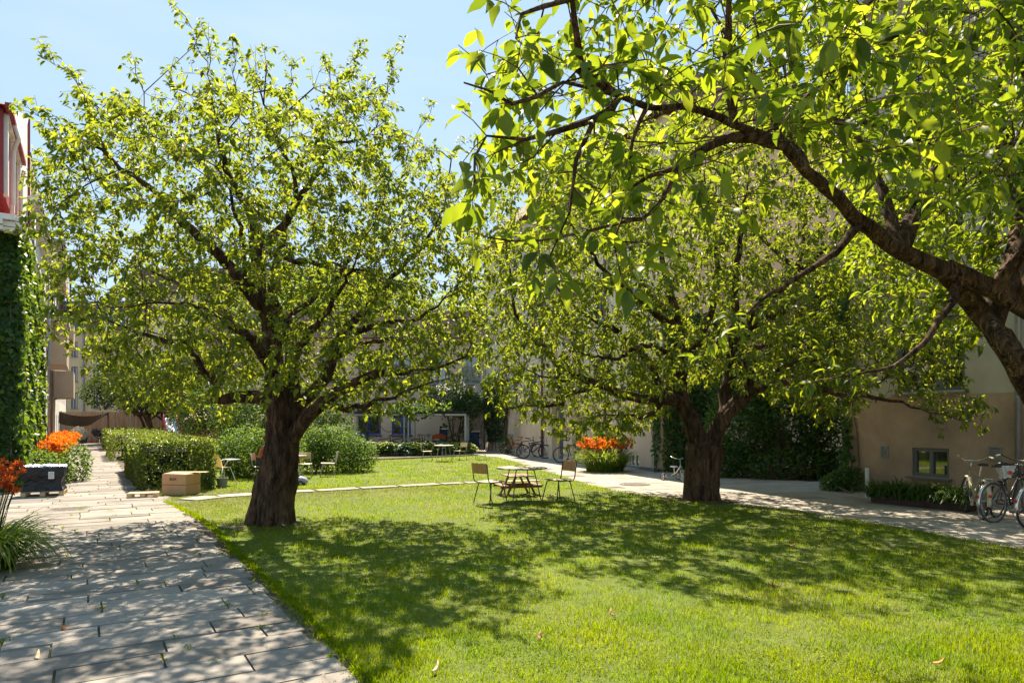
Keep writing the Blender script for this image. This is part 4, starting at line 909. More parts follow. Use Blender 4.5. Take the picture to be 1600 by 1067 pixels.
# stair gable of white render rising through the eaves
mb = MB(); a, b = cl(-2.1,20.4), cl(-2.1,23.1); 
mb.add([a+Vector((0,0,5)), b+Vector((0,0,5)), b+Vector((0,0,12.0)), a+Vector((0,0,9.6)), a-NL*.4+Vector((0,0,5)), b-NL*.4+Vector((0,0,5)), b-NL*.4+Vector((0,0,12.0)), a-NL*.4+Vector((0,0,9.6))], [(0,1,2,3),(7,6,5,4),(3,2,6,7),(1,5,6,2),(4,0,3,7)])
mb.build('gable_wall', M['render_white'], lb, True); mb = MB(); mb.bar(a+Vector((0,0,9.66))-NL*.2, b+Vector((0,0,12.06))-NL*.2, .46, .1); mb.build('coping', M['white_paint'], lb, True); mb = MB(); mb.bar(b+NL*.03+PD*.04+Vector((0,0,5)), b+NL*.03+PD*.04+Vector((0,0,12.05)), .05, .06); mb.build('flashing', M['red_wood'], lb, True)
Lb = (cl(-2.1,23.1)-cl(-2.1,33)).length
hl = []
for z0_, z1_ in ((.3,1.5),(2.7,4.4),(5.8,7.5),(8.0,9.0)):
    for s in (1.2,3.6,6.0,8.6,10.4): 
        if z0_ < 8 : hl.append((s, s+1.05, z0_, z1_))
wallL(lb, -2.1, 23.1, 33, 0, 9.4, M['render_white'], hl)
for h in hl: window(lb, cl(-2.1,23.1), PD, *h, M['grey_paint'], 2, 1, transom=(.65,), depth=.1)
mb = MB(); g0, g1 = cl(-1.75,23.2,9.45), cl(-1.75,33,9.45)
for dz, w_, h_, off_ in ((0,.16,.14,0),(-.16,.4,.12,-.16),(-.3,.26,.1,-.22)): mb.bar(g0+NL*off_+Vector((0,0,dz)), g1+NL*off_+Vector((0,0,dz)), w_, h_)
mb.build('gutter', M['white_paint'], lb, True)
mb = MB(); p0, p1 = cl(-2.2,23.2), cl(-2.2,31.5); mb.prism([tuple(x[:2]) for x in (p0, p1, p1-NL*5, p0-NL*5)], 9.6, 10.9); dm = mb.build('dormer', M['red_wood'], lb, True)
mb = MB()
for Yc in (23.6,25.2,26.8,28.6,30.4): mb.box(cl(-2.12,Yc,10.2), (.22,.12,1.2), RL)
mb.box(cl(-2.12,27,10.78), (8.6,.14,.2), RL); mesh_obj('trim', np.array(mb.v)-np.array(lb.location), mb.f, M['white_paint'], dm)
add_roof(lb, [tuple(x[:2]) for x in (cl(-2.0,23.3), cl(-2.0,32), cl(-2.0,32)-NL*8, cl(-2.0,23.3)-NL*8)], [tuple(x[:2]) for x in (cl(-1.8,23.1)-NL*3, cl(-1.8,32)-NL*3, cl(-1.8,32)-NL*5, cl(-1.8,23.1)-NL*5)], 10.9, 12.4, M['roof_brown'])
mb = MB(); c = cl(-1.98,24.2); mb.tube([c+Vector((0,0,.1)), c+Vector((0,0,9.3))], .06, 10); c = cl(-1.98,33.1); mb.tube([c+Vector((0,0,.1)), c+Vector((0,0,9.3))], .06, 10); mb.build('downpipe', M['zinc'], lb, True, smooth=True)

lc = thing('apartment_block', 'tan apartment block with boxy bays and a railed balcony, far along the left path', 'building', cl(-2.5,40))
Lc = (cl(-2.5,33)-cl(-2.5,72)).length; hc = [(2+s*3.2, 3.2+s*3.2, z, z+1.6) for s in range(13) for z in (.7,3.4,6.6,9.4)]
wallL(lc, -2.5, 33, 72, 0, 11.6, M['render_white'], hc)
for h in hc[:24]: window(lc, cl(-2.5,33), PD, *h, M['grey_paint'], 2, 1, depth=.1)
def bay(Y0, Y1, c, z0, z1, m, nm):
    mb = MB(); a, b = cl(-2.45,Y0), cl(-2.45,Y1); dd_ = (c+2.45)*.851; mb.prism([tuple(x[:2]) for x in (a+NL*dd_, b+NL*dd_, b, a)], z0, z1); return mb.build(nm, m, lc, True)
for (Y0, Y1, c, z0, z1) in ((35,39,-1.2,4.7,6.95),(35,39,-1.25,8.9,11.2),(46,50,-1.1,3.4,5.2),(46,50,-1.1,7.0,8.6)): bay(Y0, Y1, c, z0, z1, M['render_tan'], 'bay')
b1_ = bay(34.8, 39.2, -1.1, 6.96, 7.12, M['render_white'], 'balcony')
mb = MB(); cs = [cl(-2.45,34.9), cl(-1.15,34.9), cl(-1.15,39.1)]
for i in range(2):
    p, q_ = cs[i], cs[i+1]; mb.bar(p+Vector((0,0,8.1)), q_+Vector((0,0,8.1)), .05, .04); mb.bar(p+Vector((0,0,7.2)), q_+Vector((0,0,7.2)), .04, .03)
    n_ = int((q_-p).length/.12)
    for k in range(n_+1): r_ = p.lerp(q_, k/n_); mb.bar(r_+Vector((0,0,7.14)), r_+Vector((0,0,8.1)), .018)
mesh_obj('railing', np.array(mb.v)-np.array(lc.location), mb.f, M['black_metal'], b1_)
mb = MB(); mb.tube([cl(-2.3,41)+Vector((0,0,.1)), cl(-2.3,41)+Vector((0,0,11))], .07, 10); mb.tube([cl(-1.1,39.05)+Vector((0,0,8.1)), cl(-1.1,39.05)+Vector((0,0,11.4))], .05, 8); mb.build('downpipe', M['pipe_brown'], lc, True, smooth=True)
add_roof(lc, [tuple(x[:2]) for x in (cl(-2.2,33), cl(-2.2,72), cl(-2.2,72)-NL*9, cl(-2.2,33)-NL*9)], [tuple(x[:2]) for x in (cl(-2.2,33)-NL*3, cl(-2.2,72)-NL*3, cl(-2.2,72)-NL*7, cl(-2.2,33)-NL*7)], 11.6, 14, M['tile'])

ly = thing('apartment_block', 'yellow house with paired windows closing the far end of the left path', 'building', (-50,82,0)); yo = Vector((-62,82,0))
def sY(x): return (x-CX0)/F0*82+62
hy = [(sY(x0), sY(x1), zb, zt) for (x0, x1) in ((76,86),(94,104),(111,121),(146,156),(163,173),(190,200),(215,225),(240,250),(265,275)) for (zb, zt) in ((.4,2.0),(3.4,5.3),(6.6,8.4),(9.6,11.4))]
mb = MB(); wall_with_holes(mb, yo, Vector((1,0,0)), 34, 0, 12.8, hy); mb.build('wall', M['render_yellow'], ly, True)
for h in hy: window(ly, yo, Vector((1,0,0)), *h, M['pipe_brown'], 2, 1, fw=.09)
mb = MB(); mb.tube([(-62+sY(131),81.85,0),(-62+sY(131),81.85,12.7)], .12, 8); mb.build('downpipe', M['zinc'], ly, True)
add_roof(ly, [(-62,81.5),(-27,81.5),(-27,92),(-62,92)], [(-62,83.5),(-27,83.5),(-27,89),(-62,89)], 12.8, 16.5, mat('slate_roof', (.07,.075,.085), .6, (.1,.105,.12), 2))
# connecting house behind the left lawn, keeps the courtyard closed
lm = thing('house', 'distant cream house seen in gaps behind the left cherry tree', 'house', (-23,58,0)); mo = Vector((-34,60,0)); hm = [(1+2.6*k, 2.2+2.6*k, 1+3.1*j, 2.7+3.1*j) for k in range(8) for j in range(4)]
mb = MB(); wall_with_holes(mb, mo, Vector((1,0,0)), 22, 0, 13, hm); mb.build('wall', M['render_cream'], lm, True)
for h in hm: window(lm, mo, Vector((1,0,0)), *h, M['grey_paint'], 2, 1)
add_roof(lm, [(-34,59.6),(-12,59.6),(-12,70),(-34,70)], [(-34,61.5),(-12,61.5),(-12,68),(-34,68)], 13, 15.6, M['tile'])

# ---- far plank fence with shade net
mb = MB(); x = -46.0
fence = thing('plank_fence', 'tall brown plank fence closing the far end behind slide and pram', 'fence', (-34,57,0))
while x < -22.5:
    wd = rng.uniform(.17,.21); mb.box((x+wd/2, 57+rng.normal(0,.012), 1.3), (wd-.022,.025,2.6+rng.normal(0,.03))); x += wd
mb.build('boards', M['wood_fence'], fence, True)
for xx in np.arange(-45.5,-22,2.6):
    mb = MB(); mb.box((xx,57.1,1.3), (.1,.1,2.7)); mb.build('post', M['wood_fence'], fence, True)
mb = MB(); mb.bar((-46,57.05,.5),(-22.5,57.05,.5), .05, .09); mb.bar((-46,57.05,2.2),(-22.5,57.05,2.2), .05, .09); mb.build('rail', M['wood_fence'], fence, True)
nm_, nn_, no_ = newmat('dark_net'); b_ = N(nn_, 'ShaderNodeBsdfPrincipled'); b_.inputs['Base Color'].default_value = (.035,.022,.015,1); b_.inputs['Roughness'].default_value = .9; t_ = N(nn_, 'ShaderNodeBsdfTransparent'); mx_ = N(nn_, 'ShaderNodeMixShader'); mx_.inputs[0].default_value = .74
nn_.links.new(t_.outputs[0], mx_.inputs[1]); nn_.links.new(b_.outputs[0], mx_.inputs[2]); nn_.links.new(mx_.outputs[0], no_.inputs[0])
V = []; n_ = 24
for i in range(n_+1):
    t = i/n_; a = P(87+81*t, 641+4*t+4*7*t*(1-t), 55.5); b = P(86+82*t, 656-8*t+4*14*t*(1-t), 55.5); b.y -= .3*math.sin(t*9)
    V += [a, b, a+Vector((0,.03,0)), b+Vector((0,.03,0))]
F_ = []
for i in range(n_): o_ = i*4; F_ += [(o_,o_+1,o_+5,o_+4),(o_+2,o_+6,o_+7,o_+3),(o_+1,o_+3,o_+7,o_+5),(o_,o_+4,o_+6,o_+2)]
nt_ = thing('shade_net', 'dark sagging net strung in front of the far plank fence', 'net', G(127,695)); mesh_obj('net', V, F_, nm_, nt_, True)
for x_, y_ in ((86,641),(168.5,644)):
    mb = MB(); p = P(x_, y_, 55.6); mb.tube([(p.x,p.y,0), p], .08, 8); mb.build('pole', M['pipe_brown'], nt_, True)
# ================================================================ foliage things
def cloud(center, r, n, shell=.45):
    d = rvec(n); t = 1-rng.random(n)**1.6*shell; return np.array(center)+d*np.array(r)*t[:, None], d
def bush(name, label, base, lobes, n, leaf, size, cat='shrub', group=None, stems=6, tpl=LEAF6, stem_h=None, asp=.62, hang=.2, extra=None, core=True):
    root = thing(name, label, cat, base, 0, group)
    vol = np.array([l[1][0]*l[1][1]*l[1][2] for l in lobes])**.67; cnt = (n*vol/vol.sum()).astype(int)
    O, Dn = [], []
    for (c, r), k in zip(lobes, cnt):
        o, d = cloud(c, r, k); d = norm(d/np.array(r)); 
        # lumpy outline
        w_ = np.sin(d[:, 0]*7+c[0])*np.sin(d[:, 1]*6+c[1]*2)*np.sin(d[:, 2]*8+c[2]); o = np.array(c)+(o-np.array(c))*(1+.13*w_[:, None]+rng.normal(0,.035,len(o))[:, None]); O.append(o); Dn.append(d)
    O = np.concatenate(O); Dn = np.concatenate(Dn); k = O[:, 2] > .03; O, Dn = O[k], Dn[k]; m = len(O)
    ld = rvec(m)*.8+Dn*.5; ld[:, 2] -= hang; nn = Dn*.8+rng.normal(size=(m,3))*.45; nn[:, 2] += .5
    L = rng.uniform(size*.65, size*1.2, m)
    f = leaf_obj('foliage', O, norm(ld), norm(nn), L, L*asp, leaf, root, tpl)
    mb = MB()
    for _ in range(stems):
        l = lobes[rng.integers(len(lobes))]; b = Vector(base)+Vector((rng.normal(0,.12), rng.normal(0,.1), 0)); t = Vector(l[0])+Vector(tuple(rng.normal(0,.25,3)*np.array(l[1]))); mdl = b.lerp(t, .5)+Vector((rng.normal(0,.06), rng.normal(0,.06), .05))
        r0 = stem_h or .022; mb.tube([b, mdl, t], [r0, r0*.7, r0*.35], 6)
    if stems: mb.build('stems', M['twig'], root, True)
    return root
def gB(x, y): return tuple(G(x, y))
# hedges: a leafy skin over a twiggy core
def hedge(label, poly, z1, n, size):
    c = np.mean(np.array(poly), 0); root = thing('hedge', label, 'hedge', (c[0], c[1], 0), 0, 'box-cut hedges beside the left path')
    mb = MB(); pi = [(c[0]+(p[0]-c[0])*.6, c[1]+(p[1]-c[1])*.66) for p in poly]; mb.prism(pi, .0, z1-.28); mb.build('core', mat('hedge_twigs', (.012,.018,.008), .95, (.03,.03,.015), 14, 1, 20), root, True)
    O, Dn = [], []; k = len(poly); area = []
    for i in range(k):
        a, b = np.array(poly[i]), np.array(poly[(i+1) % k]); area.append(np.linalg.norm(b-a)*z1)
    pa = np.array(poly); ta = .5*abs(sum(pa[i][0]*pa[(i+1) % k][1]-pa[(i+1) % k][0]*pa[i][1] for i in range(k))); tot = sum(area)+ta*1.2
    for i in range(k):
        a, b = np.array(poly[i]), np.array(poly[(i+1) % k]); m = int(n*area[i]/tot); t = rng.random(m); z = rng.random(m)*z1; e = (b-a)/np.linalg.norm(b-a); nrm = np.array([e[1], -e[0]])
        if np.dot(nrm, (a+b)/2-c[:2]) < 0: nrm = -nrm
        dep = rng.random(m)**1.5*.18-.06+.05*np.sin(t*11+z*5)*np.sin(z*7+t*3); rnd = np.clip((z-(z1-.2))/.2, 0, 1)**2*.12
        xy = a+(b-a)*t[:, None]-nrm*(dep+rnd)[:, None]; O.append(np.column_stack([xy, z])); Dn.append(np.tile(np.array([nrm[0], nrm[1], .25]), (m,1)))
    m = int(n*ta*1.2/tot); X = rng.uniform(pa[:,0].min(), pa[:,0].max(), m*3); Y = rng.uniform(pa[:,1].min(), pa[:,1].max(), m*3); kk = in_poly(X, Y, poly); X, Y = X[kk][:m], Y[kk][:m]
    z = z1-rng.random(len(X))**2*.14+.04*np.sin(X*3)*np.sin(Y*2.2)+np.abs(rng.normal(0,.025,len(X))); O.append(np.column_stack([X, Y, z])); Dn.append(np.tile(np.array([0,0,1.]), (len(X),1)))
    O = np.concatenate(O); Dn = np.concatenate(Dn); m = len(O); ld = rvec(m)+Dn*.5; nn = Dn+rng.normal(size=(m,3))*.5; nn[:,2] += .2; L = rng.uniform(size*.7, size*1.2, m)
    leaf_obj('foliage', O, norm(ld), norm(nn), L, L*.66, M['leaf_hedge'], root, LEAF6); return root
hedge('nearest clipped hedge block standing behind the cardboard box', [(-9.25,17.0),(-7.5,17.2),(-11.4,23.8),(-13.45,23.8)], 1.2, 32000, .078)
hedge('second clipped hedge block from the cardboard box along the path', [tuple(cl(.95,29.5)[:2]), tuple((cl(.95,29.5)+PN*2.6)[:2]), tuple((cl(.95,35.5)+PN*2.6)[:2]), tuple(cl(.95,35.5)[:2])], 1.2, 9000, .09)
hedge('farthest clipped hedge block near the pram', [tuple(cl(.95,40)[:2]), tuple((cl(.95,40)+PN*4.2)[:2]), tuple((cl(.95,46)+PN*4.2)[:2]), tuple(cl(.95,46)[:2])], 1.25, 7000, .12)

bush('round_shrub', 'broad leafy green shrub left of the left cherry trunk', gB(385,748), [((-8.15,20.9,.75),(.95,.8,.85)),((-7.3,21.2,.8),(.8,.7,.8)),((-8.6,21.2,.6),(.6,.6,.7))], 9000, M['leaf_bush'], .085, group='shrubs on the far lawn')
bush('round_shrub', 'sprawling pale-tipped shrub right of the left cherry trunk', gB(505,741), [((-7.0,23,.8),(.9,.8,.85)),((-5.9,23.2,.78),(1.0,.8,.82)),((-5.3,23.4,.55),(.7,.7,.62)),((-6.4,23.3,1.0),(.7,.6,.6))], 10500, M['leaf_bush'], .085, group='shrubs on the far lawn')
bush('tall_shrub', 'dark tall shrub rising behind the left cherry trunk', gB(400,722), [((-10.6,29.2,2.3),(1.9,1.5,1.9)),((-9,29.5,1.8),(1.5,1.4,1.7)),((-11.8,29.4,1.4),(1.3,1.2,1.4)),((-8.0,29.8,1.3),(1.2,1.1,1.3))], 10000, M['leaf_dark'], .13, stems=10, stem_h=.04, group='dark shrubs')
bush('tall_shrub', 'dark leafy shrub in front of the wooden playhouse', gB(345,716), [((-14,33,2.5),(1.7,1.3,1.2)),((-15.4,33.2,2.1),(1.2,1.1,1.0)),((-12.6,33,1.9),(1.2,1.1,1.1))], 6500, M['leaf_dark'], .14, stems=7, stem_h=.05, group='dark shrubs')
bush('flowering_elder', 'white-flowering shrub above the bicycle shelter', gB(712,706), [((-3.6,40,3.1),(1.6,1.1,1.0)),((-2.6,40.2,2.7),(1.0,.9,.8))], 4200, M['leaf_bush'], .14, stems=6, stem_h=.04)
rt = bpy.data.objects['flowering_elder']; o, d = cloud((-3.3,39.9,3.3), (1.7,1.2,1.1), 1900, .12); k = d[:, 2] > -.2; o, d = o[k], d[k]; k = (np.sin(o[:,0]*6)+np.sin(o[:,2]*7+1)) > .1; o, d = o[k], d[k]
leaf_obj('blossom', o, rvec(len(o)), norm(d+rvec(len(o))*.4), .1, .1, M['petal_white'], rt, LEAF4)
# shady thicket between the two right-hand houses, with its own stems
bush('shrub_thicket', 'deep shady thicket of tall shrubs between ivy walls behind the right cherry', gB(1215,750), [((7.2,21.3,1.5),(1.2,1.0,1.5)),((8.6,21.0,2.1),(1.4,1.1,2.0)),((9.9,20.8,1.7),(1.2,1.0,1.7)),((7.9,22.0,2.9),(1.5,1.0,1.2)),((9.5,21.7,3.5),(1.4,1.0,1.3)),((6.6,21.0,.6),(.9,.6,.65)),((8.4,20.2,.45),(1.4,.5,.5)),((10,20.0,.5),(1.2,.5,.5))], 24000, M['leaf_bush'], .13, cat='thicket', stems=26, stem_h=.028)
bush('bay_tree', 'tall bushy tree behind the thicket at the recessed wing', (10.2,24.2,0), [((10.6,24.8,5.4),(2.2,1.3,1.9)),((12.6,24.2,6.4),(2,1.4,2.0)),((8.4,26.2,4.6),(1.6,1.2,1.4))], 10000, M['leaf_bush'], .17, cat='tree', stems=9, stem_h=.09)
# far trees over the playground
def far_tree(label, base, lobes, n, leaf, size, trunks):
    r = bush('small_tree', label, base, lobes, n, leaf, size, cat='tree', group='playground trees', stems=0)
    r.children[0].name = 'crown'; mb = MB()
    for dx in trunks:
        b = Vector(base)+Vector((dx,0,0)); top = Vector(lobes[0][0])+Vector((dx*1.4,0,-.2)); mb.tube([b, b.lerp(top,.4)+Vector((.08,0,0)), b.lerp(top,.75)+Vector((-.1,0,0)), top], [.13,.1,.08,.04], 8)
        for l in lobes: mb.tube([b.lerp(top,.45), b.lerp(Vector(l[0]),.8)+Vector((0,0,.2)), Vector(l[0])], [.07,.05,.02], 6)
    mb.build('trunk', M['bark'], r, True); return r
far_tree('small dark tree overhanging the shade net by the pram', (-27.5,52,0), [((-29.5,52,5.0),(2.6,2,1.7)),((-27,52,5.6),(2.4,2,1.6)),((-31.2,52,3.9),(1.5,1.5,1.1))], 7000, M['leaf_dark'], .2, (0,.3))
far_tree('grey-green rounded tree with twin stems left of the slide', (-23.6,46,0), [((-24.2,46,4.2),(2.7,2,2.0)),((-22.2,46,4.0),(2.2,1.8,1.9)),((-25.8,46,3.7),(1.5,1.5,1.3))], 9500, M['leaf_grey'], .17, (-.5,.35))
far_tree('leaning tree immediately behind the slide', (-19.6,42,0), [((-19.8,42,4.6),(2.3,1.8,1.8)),((-18,42,4.1),(2,1.6,1.6))], 7000, M['leaf_grey'], .17, (0,))
far_tree('tall green tree behind the left cherry beside the playhouse', (-15.5,48,0), [((-16,48,7),(3.2,2.2,2.6)),((-13.4,48,6.3),(2.8,2.2,2.6)),((-15,48,9.3),(2.4,2,1.8))], 9000, M['leaf_bush'], .22, (0,))
far_tree('broad light green tree above the roof of the blue-windowed house', (-8.5,54.0,0), [((-9.5,54,9.5),(4.2,3,4.2)),((-4.5,54,8.6),(3.6,3,3.6)),((-1,54,9.6),(3,3,3.4))], 12000, M['leaf_lit'], .26, (0,))
far_tree('second broad light green tree left of it above the same roof', (-18.5,53.0,0), [((-18.5,53,9),(4.4,3,4.0)),((-14.5,53,10.5),(3.4,3,3.6)),((-23,53,8),(3.2,3,3.2))], 12000, M['leaf_lit'], .26, (0,))

# ivy
def leafwall(name, label, base, quads, dens, size, cat, leaf, thick=.18, stems=True, asp=.85, tpl=IVY, group=None):
    root = thing(name, label, cat, base, 0, group); O, Dn = [], []
    for (a, b, z0, z1, nrm, edge) in quads:
        a, b = np.array(a[:2], float), np.array(b[:2], float); L = np.linalg.norm(b-a); m = int(L*(z1-z0)*dens); t = rng.random(m); z = z0+(z1-z0)*rng.random(m)
        if edge: k = edge(t*L, z); t, z = t[k], z[k]; m = len(t)
        nv = np.array(nrm[:2], float); nv /= np.linalg.norm(nv)
        lump = thick*(.55+.45*np.sin(t*L*2.3+z*1.1)*np.sin(z*2.6+t*L)); dep = rng.random(m)**.6*lump+.01
        xy = a+(b-a)*t[:, None]+nv*dep[:, None]; O.append(np.column_stack([xy, z])); Dn.append(np.tile(np.array([nv[0], nv[1], .3]), (m,1)))
    O = np.concatenate(O); Dn = np.concatenate(Dn); m = len(O); ld = rng.normal(size=(m,3))*.5; ld[:, 2] -= .8; ld += Dn*.3; nn = Dn+rng.normal(size=(m,3))*.42; L = rng.uniform(size*.65, size*1.25, m)
    leaf_obj('foliage', O, norm(ld), norm(nn), L, L*asp, leaf, root, tpl)
    if stems:
        mb = MB()
        for (a, b, z0, z1, nrm, edge) in quads:
            a, b = Vector(a), Vector(b); nv = Vector(nrm).normalized()
            for k in range(max(2, int((b-a).length*1.5))):
                t = rng.random(); p = a.lerp(b, t)+nv*.03; pts = []
                for s in range(7):
                    z = (z1*.8)*s/6; pts.append(Vector((p.x, p.y, max(z,.0)))+(b-a).normalized()*math.sin(s*1.3+k)*.12)
                mb.tube(pts, [.02-.002*s for s in range(7)], 5)
        mb.build('stems', M['twig'], root, True)
    return root
A1_ = cl(-1.95,16.7)
leafwall('ivy', 'dense ivy curtain covering the low wing on the left edge', tuple(cl(-1.6,20)), [(cl(-1.95,16.6), cl(-1.95,23.5), .0, 6.5, PN, None), (A1_-PN*4.5, A1_, 0, 6.5, -PD, None), (A1_-PN*4.5, A1_+PN*.3, 0, 6.5, -PD, None), (cl(-1.7,23.4), cl(-1.7,23.4)-PN*.4, .4, 6.0, PD, None), (cl(-1.7,23.4)-PN*.1, cl(-1.5,23.45), .9, 5.6, -PD, None)], 400, .135, 'climber', M['leaf_ivy'], .34)
leafwall('ivy', 'ivy column climbing the near end of the long beige house', (5.2,23.2,0), [(near_end-UF*.6, near_end, 0, 3.2, nF, lambda s, z: s > .55-.28*z), (near_end, near_end-nF*2.4, 0, 5.5, UF, None)], 420, .12, 'climber', M['leaf_ivy'], .3)
leafwall('ivy', 'ivy column climbing the corner of the near right house', tuple(cornerR), [(cornerR-UR*.02, cornerR+UR*.35, 0, 5.2, NRt, lambda s, z: s < .1+.12*np.sin(z*2)+.1*rng.random(len(s)))]+[(cornerR-UR*.1+Vector((3.2,1.15,0)), cornerR-UR*.02, 0, 6.5, -UR, None)], 420, .11, 'climber', M['leaf_ivy'], .4)
leafwall('climbing_plant', 'dark climber on the beige wall left of the parked bicycles', tuple(far_end), [(far_end+UF*.4+nF*.02, far_end+UF*5.2+nF*.02, .6, 4.2, nF, lambda s, z: (np.abs(s-2.4) < 2.3*(.35+.25*z)) & (rng.random(len(s)) < .8))], 150, .16, 'climber', M['leaf_dark'], .3)
leafwall('climbing_plant', 'light green creeper around the low blue hatch on the back wall', (-2.4,YBK,0), [(Vector((-4.4,YBK-.02,0)), Vector((-.9,YBK-.02,0)), .2, 3.2, Vector((0,-1,0)), lambda s, z: rng.random(len(s)) < .08+.2*np.sin(s*2+z)**2)], 160, .15, 'climber', M['leaf_bush'], .3)
bush('low_shrub', 'dark low shrub at the foot of the ivy corner beside the white post', gB(1335,772), [((8.35,16.9,.25),(.5,.35,.32)),((8.0,16.9,.2),(.35,.3,.25))], 1500, M['leaf_ivy'], .09, stems=3)
bush('low_shrub', 'bright shrub at the foot of the ivy wing by the handrail', gB(38,752), [((-13.3,19.2,.45),(.5,.5,.55)),((-12.6,18.8,.35),(.5,.4,.42)),((-12.55,19.6,.5),(.4,.5,.6))], 3200, M['leaf_bush'], .09, stems=4)
bush('low_shrub', 'small green shrub under the wall behind the parked bicycles', gB(808,708), [((.0,37.5,.5),(.7,.5,.55))], 900, M['leaf_bush'], .11, stems=3)

# hostas and lady's mantle in front of the shelter
bed = MB(); 
def rosette(name, label, c, r, h, n, leaf, size, group, cat='plant', asp=.7):
    root = thing(name, label, cat, c, 0, group); a = rng.uniform(0, 6.283, n); q_ = np.sqrt(rng.random(n)); o = np.column_stack([c[0]+np.cos(a)*r*q_*.8, c[1]+np.sin(a)*r*q_*.7, h*(1-.6*q_**2)*rng.uniform(.6,1,n)])
    ld = np.column_stack([np.cos(a), np.sin(a), rng.uniform(-.5,.5,n)]); nn = np.column_stack([np.cos(a)*.5, np.sin(a)*.5, np.ones(n)])+rng.normal(size=(n,3))*.25
    L = rng.uniform(size*.7, size*1.2, n); leaf_obj('foliage', o, norm(ld), norm(nn), L, L*asp, leaf, root, LEAF6)
    mb = MB()
    for k in range(7): t_ = k*.9; mb.tube([(c[0],c[1],0), (c[0]+math.cos(t_)*r*.5, c[1]+math.sin(t_)*r*.4, h*.75)], .012, 4)
    mb.build('stems', M['leaf_bush'], root, True); return root
pos_txt = [(552,'at the left end of the bed'),(570,'between two leafy clumps near the left end of the bed'),(588,'left of the shelter post'),(607,'in the left half of the bed'),(626,'just left of the double shelter post'),(648,'just right of the double shelter post'),(668,'in front of the silver bicycle'),(688,'left of the far round table'),(706,'under the far round table'),(724,'at the right end of the bed by the pale chair')]
for i, (x, tx) in enumerate(pos_txt):
    c = G(x, 713.5-(x-552)*.012); kind = i in (0,1,4,7)
    if kind: rosette('hosta', 'blue-green broad-leaved hosta '+tx, c, .85, .72, 190, M['leaf_hosta'], .36, 'hostas in the shelter bed')
    else: rosette('ladys_mantle', 'lime flowering lady\'s mantle '+tx, c, .9, .74, 900, M['leaf_lime'], .14, 'lime green plants in the shelter bed', asp=.9)
bedp = pix((540,721),(640,717),(735,713),(741,706)); poly_obj('soil_bed', [(p.x,p.y) for p in bedp]+[(-9.6,36.5)], .03, M['soil'])
mb = MB(); e0, e1 = G(540,722), G(741,712.5); mb.bar(e0+Vector((0,0,.04)), e1+Vector((0,0,.04)), .12, .1); tag(mb.build('kerb', M['slab']), kind='structure')

# lily clumps
def strips(c, r, n, L, w_, lean=1.0, seg=5, up=.9, g=None):
    V = []; F = []; 
    for i in range(n):
        a = rng.uniform(0, 6.283); rr = r*math.sqrt(rng.random())*.5; p = np.array([c[0]+math.cos(a)*rr, c[1]+math.sin(a)*rr, 0.0]); a += rng.normal(0,.5); ln = L*rng.uniform(.55,1.1); ww = w_*rng.uniform(.7,1.2)
        th = rng.uniform(.05,.5)*lean; side = np.array([-math.sin(a), math.cos(a), 0]); cur = rng.uniform(.25,.5)*lean; b = len(V)
        for s in range(seg+1):
            t = s/seg; wv = ww*(1-.92*t**2.2)*.5; tw = side*wv; V += [p-tw, p+tw+np.array([0,0,wv*.3])]
            d = np.array([math.cos(a)*math.sin(th), math.sin(a)*math.sin(th), math.cos(th)]); p = p+d*ln/seg; th = min(2.6, th+cur*(.4+t))
            p[2] = max(p[2], .03)
        for s in range(seg): F.append((b+2*s, b+2*s+1, b+2*s+3, b+2*s+2))
    return np.array(V), np.array(F)
def lily(name, label, c, r, nl, L, w_, nf, fh, fr, petal, fs, group, seg=5, stemr=.004, cat='flowers', spread=None):
    root = thing(name, label, cat, c, 0, group); v, f = strips(c, r, nl, L, w_, seg=seg); mesh_obj('leaves', v, f, M['leaf_lily'], root, True)
    mb = MB(); O, Dv, Nn = [], [], []
    for i in range(nf):
        a = rng.uniform(0, 6.283); q_ = math.sqrt(rng.random())*fr; h = fh*rng.uniform(.8,1.12); b = Vector((c[0]+math.cos(a)*q_*.35, c[1]+math.sin(a)*q_*.35, 0)); t = Vector((c[0]+math.cos(a)*q_, c[1]+math.sin(a)*q_*(spread or 1), h))
        m_ = b.lerp(t, .55)+Vector((0,0,h*.08)); mb.tube([b, m_, t], [stemr*1.3, stemr, stemr*.7], 4, caps=False)
        for _ in range(rng.integers(1,4)):
            fc = np.array(t)+rng.normal(0,.035,3)*(fs/.1); ax = rvec(1)[0]; ax[2] = abs(ax[2])*.6; ax /= np.linalg.norm(ax); s = np.cross(ax, (.3,.5,.8)); s /= np.linalg.norm(s); u = np.cross(ax, s)
            for k in range(6):
                an = k*math.pi/3; rad = s*math.cos(an)+u*math.sin(an); O.append(fc); Dv.append(ax*.7+rad*.8); Nn.append(ax*.8-rad*.7)
    mb.build('stalks', M['leaf_bush'], root, True)
    leaf_obj('blossoms', np.array(O), norm(np.array(Dv)), norm(np.array(Nn)), fs, fs*.42, petal, root, LEAF6); return root
lily('daylily', 'big near clump of red daylilies with arching leaves on the left edge', (-6.1,7.75,0), .72, 1000, .9, .036, 100, 1.12, .45, M['petal_red'], .065, 'daylily clumps', seg=8)
lily('daylily', 'second red daylily clump behind the big one at the left frame edge', (-7.7,9.2,0), .5, 300, .9, .026, 50, 1.12, .5, M['petal_red'], .065, 'daylily clumps', seg=6)
fl = [(-1.35,21.5,'nearest orange daylily clump of the row, behind the black pallet load'),(-1.4,24.5,'second orange daylily clump of the row along the left house'),(-1.35,28,'third orange daylily clump of the row along the left house'),(-1.4,32,'fourth orange daylily clump of the row along the left house'),(-1.4,36.5,'fifth orange daylily clump of the row, under the railed balcony'),(-1.35,41.5,'last orange daylily clump of the row, near the white dome')]
